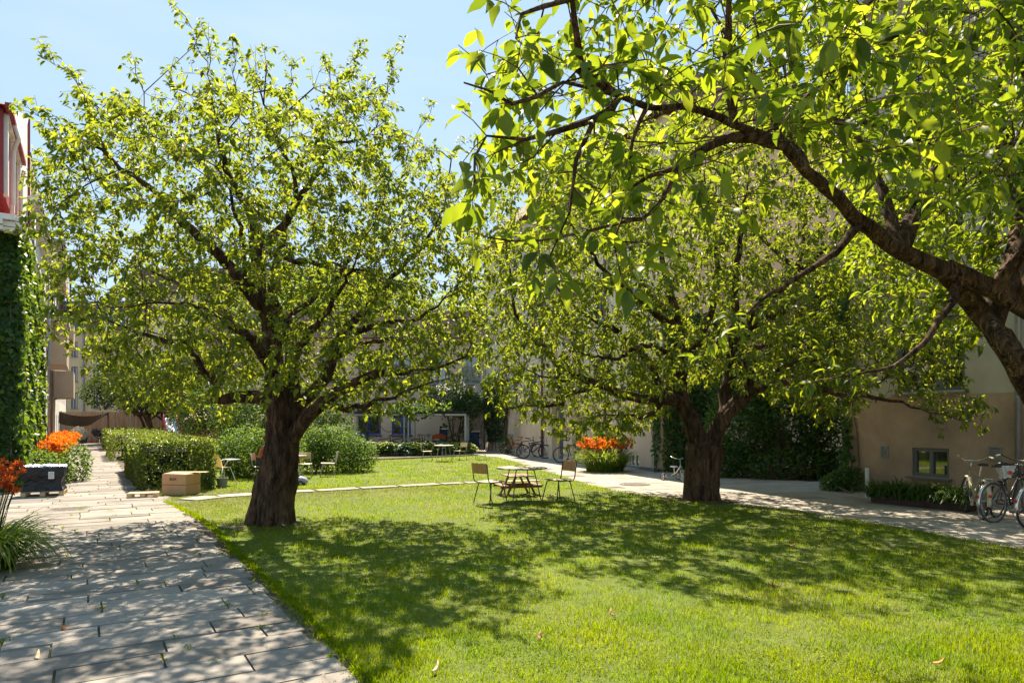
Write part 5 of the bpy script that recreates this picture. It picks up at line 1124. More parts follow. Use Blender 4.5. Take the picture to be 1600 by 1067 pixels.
for c, Y, tx in fl:
    p = cl(c-.3, Y+.3); lily('daylily', tx, tuple(p), .95, 420, .75, .03, 200, .92, .7+Y*.006, M['petal_orange'], .13, 'orange daylilies along the left house', seg=4, stemr=.006)
lily('daylily', 'orange daylily clump against the beige wall beside the basement window', tuple(G(945,737)), 1.25, 1500, 1.05, .03, 230, 1.02, .95, M['petal_orange'], .085, 'daylily clumps', seg=6, stemr=.004, spread=.7)
# strap-leaved planter bed by the near right house
pl = thing('planter', 'low dark timber planter of strap-leaved plants below the basement window', 'planter', tuple(G(1440,795)))
pa_, pb_ = G(1362,786), G(1512,801); mb = MB(); up_ = (pb_-pa_).normalized(); np_ = Vector((-up_.y, up_.x, 0)); 
Rp = Matrix((up_, np_, Vector((0,0,1)))).transposed(); Lp = (pb_-pa_).length; mb.box((pa_+pb_)/2+Vector((0,0,.1)), (Lp,.05,.2), Rp, bev=.01); mb.box((pa_+pb_)/2+np_*1.0+Vector((0,0,.1)), (Lp,.05,.2), Rp, bev=.01); mb.box(pa_+np_*.5+Vector((0,0,.1)), (.05,.95,.2), Rp); mb.box(pb_+np_*.5+Vector((0,0,.1)), (.05,.95,.2), Rp)
mb.build('frame', mat('dark_timber', (.045,.022,.016), .8, (.08,.04,.03), 5), pl, True); mb = MB(); mb.box((pa_+pb_)/2+np_*.5+Vector((0,0,.08)), (Lp-.06,.93,.16), Rp); mb.build('earth', M['soil'], pl, True)
VV, FF, b = [], [], 0
for k in range(9):
    c = pa_+up_*(Lp*(k+.5)/9)+np_*(.10+.3*(k % 2)); v, f = strips((c.x, c.y), .45, 210, .62, .024, lean=1.15, seg=6); v[:, 2] += .16*np.clip(1-((v[:,0]-c.x)**2+(v[:,1]-c.y)**2)/.3, 0, 1); VV.append(v); FF.append(f+b); b += len(v)
mesh_obj('strap_leaves', np.concatenate(VV), np.concatenate(FF), leafmat('strap_leaf', [(0,(.04,.09,.018)),(.7,(.07,.14,.025)),(1,(.13,.19,.04))], [(.05,.1,.01),(.12,.2,.02),(.2,.28,.03)], .4, .3), pl, True)
tag(bpy.data.objects['ground'], kind='structure')
hy_ = bush('hydrangea', 'pale domed flowering bush at the end of the orange daylily row', tuple(cl(-.75,50)), [(tuple(cl(-.75,50,.9)),(.55,.5,.45))], 700, M['petal_white'], .14, cat='bush', stems=4)
# ================================================================ furniture
def rz(a): return Matrix.Rotation(a, 4, 'Z')
def chair(label, x, Y, face, wood, metal, group='wooden garden chairs', tilt=0, parts=True):
    """face: direction the sitter looks, as a vector"""
    a = math.atan2(face[1], face[0])-math.pi/2
    c = thing('garden_chair', label, 'chair', (x, Y, 0), a, group)
    mb = MB(); pts = [(-.20,-.2,.435),(.20,-.2,.435),(.225,.19,.445),(-.225,.19,.445)]
    V = []; nS = 8
    for j in range(nS+1):
        for i in range(nS+1):
            u, v = i/nS*2-1, j/nS*2-1; k = 1-.10*abs(u)**3*abs(v)**3; V.append((u*.22*k*(1-.05*(1-v)), v*.205*k, .44-.012*(1-u*u)*(1-v*v)+.006*v))
    m_ = (nS+1)**2; V2 = [(p[0], p[1], p[2]-.014) for p in V]; F_ = []
    for j in range(nS):
        for i in range(nS): o_ = j*(nS+1)+i; F_.append((o_, o_+1, o_+nS+2, o_+nS+1)); F_.append((m_+o_, m_+o_+nS+1, m_+o_+nS+2, m_+o_+1))
    for i in range(nS): F_ += [(i+1, i, m_+i, m_+i+1), (nS*(nS+1)+i, nS*(nS+1)+i+1, m_+nS*(nS+1)+i+1, m_+nS*(nS+1)+i), (i*(nS+1), (i+1)*(nS+1), m_+(i+1)*(nS+1), m_+i*(nS+1)), ((i+1)*(nS+1)+nS, i*(nS+1)+nS, m_+i*(nS+1)+nS, m_+(i+1)*(nS+1)+nS)]
    mesh_obj('seat', V+V2, F_, M['wood_grey'] if wood is M['wood_chair'] else wood, c)
    mb = MB(); n = 10
    for s in range(n):
        u0, u1 = -1+2*s/n, -1+2*(s+1)/n; b0 = lambda u: (u*.205, -.262-.028*(1-u*u)*1.0)
        (xa, ya), (xb, yb) = b0(u0), b0(u1); t = .016; zt = .80+.004*math.sin(s*2.1)
        mb.add([(xa,ya,.60),(xb,yb,.60),(xb,yb-.03,zt),(xa,ya-.03,zt),(xa,ya-t,.60),(xb,yb-t,.60),(xb,yb-.03-t,zt),(xa,ya-.03-t,zt)], [(0,1,2,3),(7,6,5,4),(4,5,1,0),(3,2,6,7)]+([(0,3,7,4)] if s == 0 else [])+([(1,5,6,2)] if s == n-1 else []))
    mb.build('backrest', wood, c)
    for sx in (-1,1):
        mb = MB(); mb.tube([(sx*.19,.10,.425),(sx*.195,-.16,.42),(sx*.2,-.225,.44),(sx*.202,-.25,.5),(sx*.2,-.285,.79)], .0115, 8); mb.build('back_tube', metal, c, smooth=True)
        for sy in (-1,1):
            mb = MB(); mb.tube([(sx*.12,sy*.11,.42),(sx*.155,sy*.13,.415),(sx*.175,sy*.15,.39),(sx*.225,sy*.235,.005)], .011, 8); mb.sphere((sx*.226,sy*.237,.012), .014, 8, 6); mb.build('leg', metal, c, smooth=True)
    mb = MB(); mb.bar((-.19,.09,.42),(.19,.09,.42), .018); mb.bar((-.19,-.12,.42),(.19,-.12,.42), .018); mb.build('seat_frame', metal, c)
    return c
chair('brown wooden chair left of the round table, its back to the lawn edge', -.45, 14.3, (.70,.71), M['wood_chair'], M['chair_metal'])
chair('sunlit wooden chair right of the round table, back slats glowing', 1.0, 14.7, (-.80,-.60), M['wood_chair'], M['chair_metal'])
chair('pale wooden chair right of the large shrub, seen side-on', -5.75, 21.3, (-.95,-.3), M['wood_light'], M['pale_metal'])
chair('pale wooden chair turned to the table behind the left cherry trunk', -6.35, 20.9, (-.2,1), M['wood_light'], M['pale_metal'])
chair('pale wooden chair under the seated person', -7.26, 19.9, (1,.1), M['wood_light'], M['pale_metal'])
chair('farthest pale chair beside the back path, left of the parked bicycles', -1.4, 30.6, (-.95,-.2), M['wood_light'], M['pale_metal'])
chair('pale chair pushed in behind the far round table', -2.35, 30.6, (-.6,-.7), M['wood_light'], M['pale_metal'])
chair('pale chair half hidden by lime plants left of the far round table', -3.75, 30.2, (.9,.1), M['wood_light'], M['pale_metal'])

for o_ in list(bpy.data.objects):
    if o_.name in ('garden_chair','garden_chair.001'): o_.scale = (1.1,1.1,1.08)
def round_table(label, x, Y, r, top, metal, h=.73, yaw=.4, rim=None):
    t = thing('round_table', label, 'table', (x, Y, 0), yaw, 'round garden tables'); mb = MB(); n = 32
    mb.lathe((0,0,0), [(r-.006,h-.022),(r,h-.018),(r,h-.004),(r-.006,h)], n); mb.build('tabletop', top, t)
    mb = MB(); mb.ring((0,0,h-.012), r+.004, .012, 'z', 40, 6); mb.build('rim', rim or metal, t, smooth=True)
    for k in range(4):
        a = math.pi/4+k*math.pi/2; d = Vector((math.cos(a), math.sin(a), 0)); s = Vector((-d.y, d.x, 0)); mb = MB(); f = d*(r*.62)
        mb.tube([d*(r*.25)+s*.0+Vector((0,0,h-.03)), d*(r*.45)+Vector((0,0,h-.032)), d*(r*.55)+Vector((0,0,h-.07)), d*(r*.85)+Vector((0,0,.012)), d*(r*.85)+s*.09+Vector((0,0,.012))], .012, 8); mb.build('leg', metal, t, smooth=True)
    mb = MB(); mb.bar(Vector((-r*.3,0,h-.035)), Vector((r*.3,0,h-.035)), .03, .014); mb.bar(Vector((0,-r*.3,h-.045)), Vector((0,r*.3,h-.045)), .03, .014); mb.build('under_frame', metal, t); return t
round_table('round wooden table in the middle of the lawn between two wooden chairs', .21, 14.75, .54, M['wood_grey'], M['chair_metal'], yaw=.35)
round_table('white round table half hidden behind the left cherry trunk', -6.62, 20.6, .45, M['white_plastic'], M['white_paint'], h=.72, yaw=.1)
round_table('far pale round table beside the shelter plants', -2.95, 29.6, .42, M['wood_light'], M['pale_metal'], h=.72, yaw=.6)
# child's picnic table
pt = thing('picnic_table', "child's red-brown A-frame picnic table under the round table edge", 'picnic table', (.13, 15.9, 0), R(-72), None)
mb = MB()
for k in range(4): mb.box((0,-.225+.15*k,.47), (.72,.14,.022), bev=.004)
mb.build('tabletop', M['wood_red'], pt)
for sy in (-1,1):
    mb = MB(); mb.box((0,sy*.42,.26), (.80,.15,.024), bev=.004); mb.build('bench', M['wood_red'], pt)
for sx in (-1,1):
    for sy in (-1,1):
        mb = MB(); mb.bar((sx*.26,sy*.13,.455),(sx*.26,sy*.36,.0), .035, .075, up=(1,0,0)); mb.build('leg', M['wood_red'], pt)
    mb = MB(); mb.bar((sx*.29,-.5,.235),(sx*.29,.5,.235), .03, .06); mb.build('cross_beam', M['wood_red'], pt)
# high chair
hc_ = thing('high_chair', "white child's high chair with cream shell in front of the round shrub", 'high chair', (-7.75, 18.3, 0), R(-30))
mb = MB(); V = []
nu, nv = 10, 8
for j in range(nv+1):
    for i in range(nu+1):
        u = -1+2*i/nu; v = j/nv; wd = .16*(1-.55*max(0, v-.55)/.45*abs(u)**2)
        V.append((u*wd*(1-.25*v*v), -.13-.08*v-.05*(u*u)*-1-.04, .50+.36*v if True else 0))
V = [(p[0]*(math.sqrt(max(.05, 1-((p[2]-.66)/.24)**4))), p[1], p[2]) for p in V]; m_ = len(V); V2 = [(p[0], p[1]-.014, p[2]) for p in V]; F_ = []
for j in range(nv):
    for i in range(nu): o_ = j*(nu+1)+i; F_.append((o_+1, o_, o_+nu+1, o_+nu+2)); F_.append((m_+o_, m_+o_+1, m_+o_+nu+2, m_+o_+nu+1))
mesh_obj('backrest', V+V2, F_, M['cream_shell'], hc_); mb = MB(); mb.box((0,.0,.5), (.27,.28,.03), bev=.012); mb.build('seat', M['cream_plastic'], hc_)
mb = MB(); mb.box((0,.26,.70), (.42,.26,.025), bev=.01); mb.build('tray', M['white_plastic'], hc_)
for sx in (-1,1):
    for sy in (-1,1): mb = MB(); mb.tube([(sx*.14,sy*.12,.5),(sx*.24,sy*.27,.0)], .012, 8); mb.build('leg', M['white_paint'], hc_, smooth=True)
    mb = MB(); mb.tube([(sx*.13,-.08,.5),(sx*.15,.05,.68),(sx*.16,.2,.69)], .01, 8); mb.build('arm', M['white_paint'], hc_, smooth=True)
bk = thing('bucket', 'grey plastic bucket on the grass under the high chair', 'bucket', (-7.45, 17.55, 0)); mb = MB()
mb.lathe((0,0,0), [(.1,.0),(.14,.26),(.152,.262),(.152,.28),(.134,.28),(.096,.02)], 24); mb.build('body', M['bucket_grey'], bk, smooth=False); mb = MB(); mb.tube([(.15*math.cos(a), .02, .27-.1*math.sin(a)) for a in np.linspace(0, math.pi, 12)], .004, 6); mb.build('handle', M['steel'], bk)
# ride-on car
rc = thing('toy_ride_on_car', 'lilac ride-on toy car with black wheels beside the left cherry trunk', 'toy car', (-5.85, 18.35, 0), R(4)); mb = MB()
prof = [(-.34,.10),(-.35,.2),(-.27,.245),(-.1,.235),(0,.2),(.08,.235),(.2,.25),(.31,.2),(.35,.13),(.34,.08)]
V = []; 
for (x, z) in prof:
    for yy, s in ((-.15,.9),(-.11,1.0),(.11,1.0),(.15,.9)): V.append((x*(.96 if abs(yy) > .12 else 1), yy*(1-.25*(abs(x)/.35)**4), z*s))
F_ = []; k = len(prof)
for i in range(k-1):
    for j in range(3): F_.append((i*4+j, i*4+j+1, (i+1)*4+j+1, (i+1)*4+j))
F_ += [tuple(i*4 for i in range(k)), tuple(i*4+3 for i in range(k-1,-1,-1)), (0,1,2,3)[::-1], tuple((k-1)*4+j for j in range(4)), ]
ob = mesh_obj('body', V, F_, M['lilac'], rc, smooth=True)
mb = MB(); mb.box((0,0,.075), (.62,.24,.03), bev=.01); mb.build('chassis', M['black_metal'], rc)
for sx in (-.21,.2):
    for sy in (-1,1):
        mb = MB(); mb.ring((sx,sy*.15,.075), .052, .024, 'y', 18, 8); mb.lathe((0,0,0), [(.001,0)], 3) if False else None; wl = mb.build('wheel', M['rubber'], rc, smooth=True)
        mb = MB(); mb.tube([(sx,sy*.135,.075),(sx,sy*.165,.075)], .035, 14); mesh_obj('hub', mb.v, mb.f, M['lilac'], wl)
mb = MB(); mb.tube([(.13,0,.23),(.07,0,.34)], .014, 8); mb.build('steering_column', M['black_metal'], rc); mb = MB()
c_ = Vector((.06,0,.35)); mb.tube([c_+Matrix.Rotation(-.5,3,'Y') @ Vector((.075*math.cos(a), .085*math.sin(a), 0)) for a in np.linspace(0, 2*math.pi, 16, endpoint=False)], .011, 6, closed=True); mb.tube([c_-Vector((.0,.085,0)), c_+Vector((0,.085,0))], .008, 6); mb.build('steering_wheel', M['black_metal'], rc)

# cardboard box
bxr = thing('cardboard_box', 'large brown cardboard box on the grass in front of the clipped hedge', 'box', (-7.77, 16.05, 0), R(-9)); mb = MB(); mb.box((0,0,.255), (.60,.56,.50), bev=.006); body = mb.build('body', M['cardboard'], bxr)
mb = MB(); mb.box((-.0,.0,.512), (.56,.50,.012), Matrix.Rotation(.02,3,'Y')); mb.box((.12,.12,.53), (.86,.20,.014), Matrix.Rotation(R(9),3,'Z')); fl_ = mb.build('flap', M['wood_light'], bxr)
mb = MB(); mb.box((0,-.2815,.26), (.595,.003,.012)); mb.box((.3015,0,.26), (.003,.55,.006)); mb.build('seam', M['print'], bxr)
def text_on(parent, s, size, Mx, m, name='lettering'):
    cu = bpy.data.curves.new(name, 'FONT'); cu.body = s; cu.size = size; cu.extrude = .001; cu.align_x = 'CENTER'; cu.align_y = 'CENTER'; cu.offset = .002
    o = bpy.data.objects.new(name, cu); col.objects.link(o); dg = bpy.context.evaluated_depsgraph_get(); me = bpy.data.meshes.new_from_object(o.evaluated_get(dg)); bpy.data.objects.remove(o)
    me.transform(Mx); me.materials.clear(); me.materials.append(m); r = bpy.data.objects.new(name, me); col.objects.link(r); r.parent = parent; return r
text_on(body, 'IKEA', .085, Matrix.Translation((-.02,-.284,.39)) @ Matrix.Rotation(R(90),4,'X'), M['print'])

def pallet(root, L, W, H, nb, world=False, base=0):
    mb = MB()
    for k in range(nb): mb.box((0, -W/2+W/nb*(k+.5), base+H-.011), (L, W/nb*.72, .02), bev=.003)
    mb.build('deck', M['wood_pallet'], root); mb = MB()
    for k in (-1,0,1):
        mb.box((k*(L/2-.05), 0, base+.011), (.1, W, .02), bev=.003)
        for j in (-1,0,1): mb.box((k*(L/2-.05), j*(W/2-.05), base+H/2), (.1,.1,H-.044))
    mb.build('blocks', M['wood_pallet'], root)
pw = thing('wooden_pallet', 'small bare wooden pallet lying at the hedge end of the path', 'pallet', (-8.25, 15.3, .014), R(20)); pallet(pw, .62, .42, .125, 5)
pb = thing('wooden_pallet', 'pallet carrying the black wrapped load', 'pallet', (-10.78, 15.75, .014), R(27)); pallet(pb, .82, .7, .13, 5)
ld = thing('wrapped_load', 'load wrapped in black film with crumpled silver top and white label', 'wrapped load', (-10.78, 15.75, .145), R(27))
def crumple(n, w0, w1, d0, d1, z0, z1, amp, seed):
    g = np.random.default_rng(seed); V = []; F = []; per = n*4; rows = 14
    for j in range(rows+1):
        t = j/rows; pinch = 1-.13*math.sin(min(1, t*1.6)*math.pi)*(1 if t < .62 else .3); w_ = (w0+(w1-w0)*t)*pinch; d = (d0+(d1-d0)*t)*pinch
        for i in range(per):
            a = i/per*4; s = int(a); f = a-s; P4 = [(-1,-1),(1,-1),(1,1),(-1,1)]; x0, y0 = P4[s]; x1, y1 = P4[(s+1) % 4]; x = x0+(x1-x0)*f; y = y0+(y1-y0)*f; k = 1+g.normal(0, amp)*(.3+.7*(t > 0))
            V.append((x*w_/2*k, y*d/2*k, z0+(z1-z0)*t+g.normal(0, amp*.15)))
    for j in range(rows):
        for i in range(per): i2 = (i+1) % per; F.append((j*per+i, j*per+i2, (j+1)*per+i2, (j+1)*per+i))
    return V, F
V, F_ = crumple(12, .80, .84, .72, .7, 0, .56, .018, 3); mesh_obj('film', V, F_, M['plastic_black'], ld)
V = []; F_ = []; n_ = 22; g_ = np.random.default_rng(5)
for j in range(n_+1):
    for i in range(n_+1): u, v = i/n_-.5, j/n_-.5; V.append((u*.86, v*.72, .575+g_.normal(0,.013)-.03*(max(abs(u), abs(v))*2)**6))
for j in range(n_):
    for i in range(n_): o_ = j*(n_+1)+i; F_.append((o_, o_+1, o_+n_+2, o_+n_+1))
mesh_obj('top_cover', V, F_, M['film_silver'], ld); mb = MB(); mb.box((.17,-.368,.36), (.11,.004,.16)); lb_ = mb.build('label', M['paper'], ld)
mb = MB()
for k in range(4): mb.box((.17,-.3715,.41-.03*k), (.085,.002,.008)); 
mesh_obj('print', mb.v, mb.f, M['ink'], lb_)
hr = thing('handrail', 'dark steel handrail behind the black pallet load', 'handrail', tuple(G(62,745))); mb = MB(); a, b, c = P(41,714.5,22), P(83,714.5,22), P(83,717,21.3); Y_ = 22
mb.bar(P(40,715,19.5), P(82,715,19.5), .04, .04); mb.build('rail', M['black_metal'], hr, True)
for x in (54,80): p = P(x,715,19.5); mb = MB(); mb.bar((p.x,p.y,0), p, .04); mb.bar((p.x+.05,p.y-.02,.0), (p.x+.12,p.y,p.z-.05), .03); mb.build('post', M['black_metal'], hr, True)

# manhole covers
for x, y, r, tx in ((108,797.5,.34,'round cast iron manhole cover in the left path'),(992,757.5,.36,'manhole cover in the right-hand path by the lawn edge'),(1010,759.5,.0,'')):
    if not r: continue
    p = G(x, y); mc = thing('manhole_cover', tx, 'manhole cover', (p.x, p.y, .02)); mb = MB(); mb.lathe((0,0,0), [(r+.06,.0),(r+.06,.012),(r+.01,.012),(r+.01,.0)], 32); mb.build('ring', M['iron'], mc); mb = MB(); mb.lathe((0,0,0), [(r,0),(r,.010)], 32)
    for i in range(-4,5):
        for j in range(-4,5):
            if math.hypot(i, j)*.07 < r-.03: mb.box((i*.07, j*.07, .0125), (.035,.035,.005))
    mb.build('lid', M['iron'], mc)
# posts
po = thing('bollard', 'short cream pipe post at the left end of the timber planter', 'post', tuple(G(1355,778))); mb = MB(); mb.lathe((0,0,0), [(.045,0),(.045,.66),(.035,.68)], 12); mb.build('body', M['concrete_post'], po)
po = thing('bollard', 'slim grey steel post in front of the beige wall by the tricycle', 'post', tuple(G(1021,738))); mb = MB(); mb.tube([(0,0,0),(0,0,.56)], .035, 10); mb.lathe((0,0,.56), [(.036,0),(.02,.02)], 10); mb.build('body', M['steel'], po)

# ================================================================ bicycles
bk_n = 0
def bicycle(label, x, Y, head, frame, lean=0, R_=.34, wb=1.04, fender=None, saddle='leather', bars='flat', rack=False, step=False, basket=False, steer=0, group='parked bicycles', simple=False, tyre=None, bag=None, rim='steel'):
    root = thing('bicycle', label, 'bicycle', (x, Y, 0), head, group)
    root.rotation_euler = (lean, 0, head)
    ns = 18 if not simple else 10; km = 1.5 if simple else 1.0
    sa = steer; fx, fz = wb, R_
    def steerm(v): v = Vector(v); p = Vector((fx-.05, 0, 0)); return p+Matrix.Rotation(sa, 3, 'Z') @ (v-p)
    for wx in (0, wb):
        T = (lambda v: Vector(v)) if wx == 0 else steerm
        mb = MB(); mb.ring((wx,0,R_), R_-.02*km, .019*km, 'y', 30 if not simple else 22, 6); mb.v = [tuple(T(v)) for v in mb.v]; wl = mb.build('wheel', tyre or M['rubber'], root, smooth=True)
        mb = MB(); mb.ring((wx,0,R_), R_-.045, .009, 'y', 30 if not simple else 22, 5)
        for k in range(ns):
            a = 2*math.pi*k/ns; mb.tube([(wx+.02*math.cos(a+1.2), .02*(-1)**k, R_+.02*math.sin(a+1.2)), (wx+(R_-.05)*math.cos(a), 0, R_+(R_-.05)*math.sin(a))], .0016 if not simple else .003, 3, caps=False)
        mb.tube([(wx,-.045,R_),(wx,.045,R_)], .02, 8); mb.v = [tuple(T(v)) for v in mb.v]; mesh_obj('rim', mb.v, mb.f, M[rim], wl)
    bb = Vector((.43,0,.29)); st = Vector((.27,0,.76)); ht = Vector((wb-.17,0,.84 if not step else .80)); hb_ = Vector((wb-.135,0,.70 if not step else .66)); ax = Vector((0,0,R_)); fa = Vector((wb,0,R_))
    mb = MB(); mb.tube([bb, st], .015*km, 8); mb.tube([hb_, bb], .018*km, 8)
    if not step: mb.tube([st-Vector((0,0,.03)), ht-Vector((0,0,.02))], .015*km, 8)
    else: mb.tube([hb_+Vector((-.01,0,.06)), Vector((.62,0,.52)), st.lerp(bb,.5)], .014, 8)
    mb.tube([ht, hb_], .02, 8)
    for sy in (-.05,.05):
        mb.tube([bb, ax+Vector((0,sy,0))], .009, 6); mb.tube([st-Vector((0,0,.05)), ax+Vector((0,sy,0))], .008, 6)
    mb.build('frame', frame, root, smooth=True)
    mb = MB()
    for sy in (-.05,.05): mb.tube([hb_+Vector((.0,sy*.6,-.01)), fa.lerp(hb_,.35)+Vector((.02,sy,0)), fa+Vector((0,sy,0))], .011, 6)
    mb.tube([ht, ht+Vector((-.025,0,.12))], .013, 8); hb2 = ht+Vector((-.03,0,.13))
    mb.v = [tuple(steerm(v)) for v in mb.v]; mb.build('fork', frame if not fender else M['chrome'], root, smooth=True)
    mb = MB()
    if bars == 'flat': pts = [hb2+Vector((-.02,-.29,0)), hb2+Vector((.03,-.1,0)), hb2+Vector((.03,.1,0)), hb2+Vector((-.02,.29,0))]
    elif bars == 'sweep': pts = [hb2+Vector((-.26,-.27,.1)), hb2+Vector((-.08,-.25,.12)), hb2+Vector((.04,-.1,.03)), hb2+Vector((.04,.1,.03)), hb2+Vector((-.08,.25,.12)), hb2+Vector((-.26,.27,.1))]
    else: pts = [hb2+Vector((-.02,-.2,-.13)), hb2+Vector((.1,-.2,-.1)), hb2+Vector((.1,-.2,0)), hb2+Vector((.0,-.18,0)), hb2+Vector((0,.18,0)), hb2+Vector((.1,.2,0)), hb2+Vector((.1,.2,-.1)), hb2+Vector((-.02,.2,-.13))]
    mb.tube(pts, .011, 8); mb.v = [tuple(steerm(v)) for v in mb.v]; hbo = mb.build('handlebar', M['chrome'] if fender else M['black_metal'], root, smooth=True)
    mb = MB(); 
    for a, b in ((pts[0], pts[0].lerp(pts[1], .5 if bars != 'sweep' else .8)), (pts[-1], pts[-1].lerp(pts[-2], .5 if bars != 'sweep' else .8))): mb.tube([a, b], .017, 8)
    mb.v = [tuple(steerm(v)) for v in mb.v]; mesh_obj('grip', mb.v, mb.f, M['black_metal'] if bars != 'sweep' else M['cream_plastic'], hbo)
    sp_ = st+Vector((-.05,0,.17)); mb = MB(); mb.tube([st, sp_], .012, 8); mb.build('seat_post', M['chrome'], root)
    mb = MB(); V = []
    for (px, hw, dz) in ((-.13,.075,.005),(-.08,.085,.01),(0,.06,0),(.07,.028,-.004),(.13,.018,-.008)):
        for yy, zz in ((-hw,-.02),(-hw*.8,.015),(0,.025),(hw*.8,.015),(hw,-.02)): V.append(sp_+Vector((px, yy, .03+dz+zz)))
    F_ = [(i*5+j, i*5+j+1, (i+1)*5+j+1, (i+1)*5+j) for i in range(4) for j in range(4)]+[(0,1,2,3,4)[::-1], tuple(20+j for j in range(5))]+[(i*5, (i+1)*5, (i+1)*5+4, i*5+4) for i in range(4)]
    mesh_obj('saddle', V, F_, M[saddle], root, smooth=True)
    mb = MB(); mb.ring(bb+Vector((0,.05,0)), .085, .006, 'y', 20, 5)
    for k in range(5): a = k*1.2566; mb.tube([bb+Vector((0,.05,0)), bb+Vector((.085*math.cos(a), .05, .085*math.sin(a)))], .005, 4)
    mb.tube([bb+Vector((0,-.06,0)), bb+Vector((0,.06,0))], .014, 8); ca = .7; v_ = Vector((.165*math.cos(ca), 0, .165*math.sin(ca)))
    mb.tube([bb+Vector((0,.07,0)), bb+Vector((0,.075,0))+v_], .009, 6); mb.tube([bb-Vector((0,.07,0)), bb-Vector((0,.075,0))-v_], .009, 6); ck = mb.build('crank', M['chrome'], root)
    for sg in (1,-1): mb = MB(); mb.box(bb+Vector((0,.12*sg,0))+v_*sg, (.09,.08,.022), bev=.005); mesh_obj('pedal', mb.v, mb.f, M['black_metal'], ck)
    mb = MB(); mb.tube([bb+Vector((0,.05,.085)), Vector((0,.05,R_+.03))], .0045, 4); mb.tube([bb+Vector((0,.05,-.085)), Vector((0,.05,R_-.03))], .0045, 4); mb.build('chain', M['black_metal'], root)
    if fender:
        for wx, a0, a1 in ((0, 15, 190), (wb, 20, 165)):
            V = []; n = 18; 
            for k in range(n+1):
                a = R(a0+(a1-a0)*k/n) if wx == 0 else R(180-a1+(a1-a0)*k/n+ -5)
                for rr, yy in ((R_+.012,-.032),(R_+.026,-.018),(R_+.03,0),(R_+.026,.018),(R_+.012,.032)): V.append((wx+rr*math.cos(a), yy, R_+rr*math.sin(a)))
            F_ = [(i*5+j, (i+1)*5+j, (i+1)*5+j+1, i*5+j+1) for i in range(n) for j in range(4)]
            if wx: V = [tuple(steerm(v)) for v in V]
            o_ = mesh_obj('mudguard', V, F_, fender, root, smooth=True)
            so = o_.modifiers.new('thickness', 'SOLIDIFY'); so.thickness = .003
            if wx == 0:
                mb = MB(); mb.box((-R_-.03,0,R_+.12), (.02,.045,.05), bev=.005); mesh_obj('reflector', mb.v, mb.f, M['reflector'], o_)
    if rack:
        mb = MB(); z_ = .74
        for sy in (-.06,0,.06): mb.tube([(.2,sy,z_),(-.22,sy,z_)], .006, 6)
        mb.tube([(-.22,-.06,z_),(-.22,.06,z_)], .006, 6)
        for sy in (-.06,.06): mb.tube([(-.1,sy,z_),(0,sy*.9,R_)], .005, 6)
        mb.build('rack', M['chrome'], root)
    if basket:
        mb = MB(); c_ = hb2+Vector((.2,0,-.05))
        for z_ in (0,-.1,-.2): 
            w_ = .17+z_*.2; mb.tube([c_+Vector((w_,w_,z_)), c_+Vector((-w_,w_,z_)), c_+Vector((-w_,-w_,z_)), c_+Vector((w_,-w_,z_))], .005, 5, closed=True)
        for k in range(8): t = -1+k*2/7; 
        for t in (-1,-.5,0,.5,1):
            for s_ in (-1,1): mb.tube([c_+Vector((t*.17,s_*.17,0)), c_+Vector((t*.13,s_*.13,-.2))], .004, 4); mb.tube([c_+Vector((s_*.17,t*.17,0)), c_+Vector((s_*.13,t*.13,-.2))], .004, 4)
        mb.build('basket', M['black_metal'], root)
    mb = MB(); mb.tube([(.33,-.05,.27),(.25,-.2,.01)], .007, 6); mb.build('kickstand', M['steel'], root)
    return root
FM = {k: mat('frame_'+k, c, .35, spec=.6) for k, c in (('cream',(.33,.28,.19)),('black',(.02,.02,.022)),('navy',(.03,.045,.1)),('red',(.35,.04,.03)),('silver',(.4,.4,.42)),('brown',(.12,.05,.03)),('green',(.03,.09,.05)),('orange',(.6,.14,.03)))}
TB = M['rubber']; TG = mat('grey_tyre', (.07,.06,.05), .8, (.11,.095,.08), 20)
bicycle('cream vintage bicycle with swept handlebar, tail towards us, left of the near group', 8.15, 11.85, R(70), FM['cream'], .06, fender=M['cream_plastic'], bars='sweep', rack=True, saddle='leather')
bicycle('dark bicycle with pale rear mudguard and covered saddle, middle of the near group', 8.12, 11.5, R(20), FM['black'], -.04, R_=.345, fender=M['chrome'], bars='flat', rack=False, tyre=TG)
bicycle('bicycle with silver mudguard cut by the right frame edge', 8.28, 10.95, R(24), FM['brown'], .04, fender=M['chrome'], bars='flat', saddle='leather_tan', tyre=TB)
bicycle('black bicycle squeezed against the wall behind the covered saddle', 8.62, 12.15, R(35), FM['black'], .05, saddle='leather', bars='sweep', basket=True)
cv = thing('saddle_cover', 'white crumpled cover pulled over the middle bicycle saddle', 'saddle cover', (8.37, 11.58, .76)); V, F_ = crumple(6, .13, .24, .10, .17, 0, .2, .09, 8); V = [(p[0], p[1], p[2]) for p in V]; F_ = list(F_)+[tuple(range(14*24, 15*24))]; mesh_obj('cover', V, F_, mat('white_cover', (.55,.52,.47), .6, (.62,.6,.55), 8, .6, 20), cv)
mb = MB(); mb.box((.0,-.11,.1), (.05,.012,.06), bev=.004); mb.build('reflector', M['reflector'], cv)
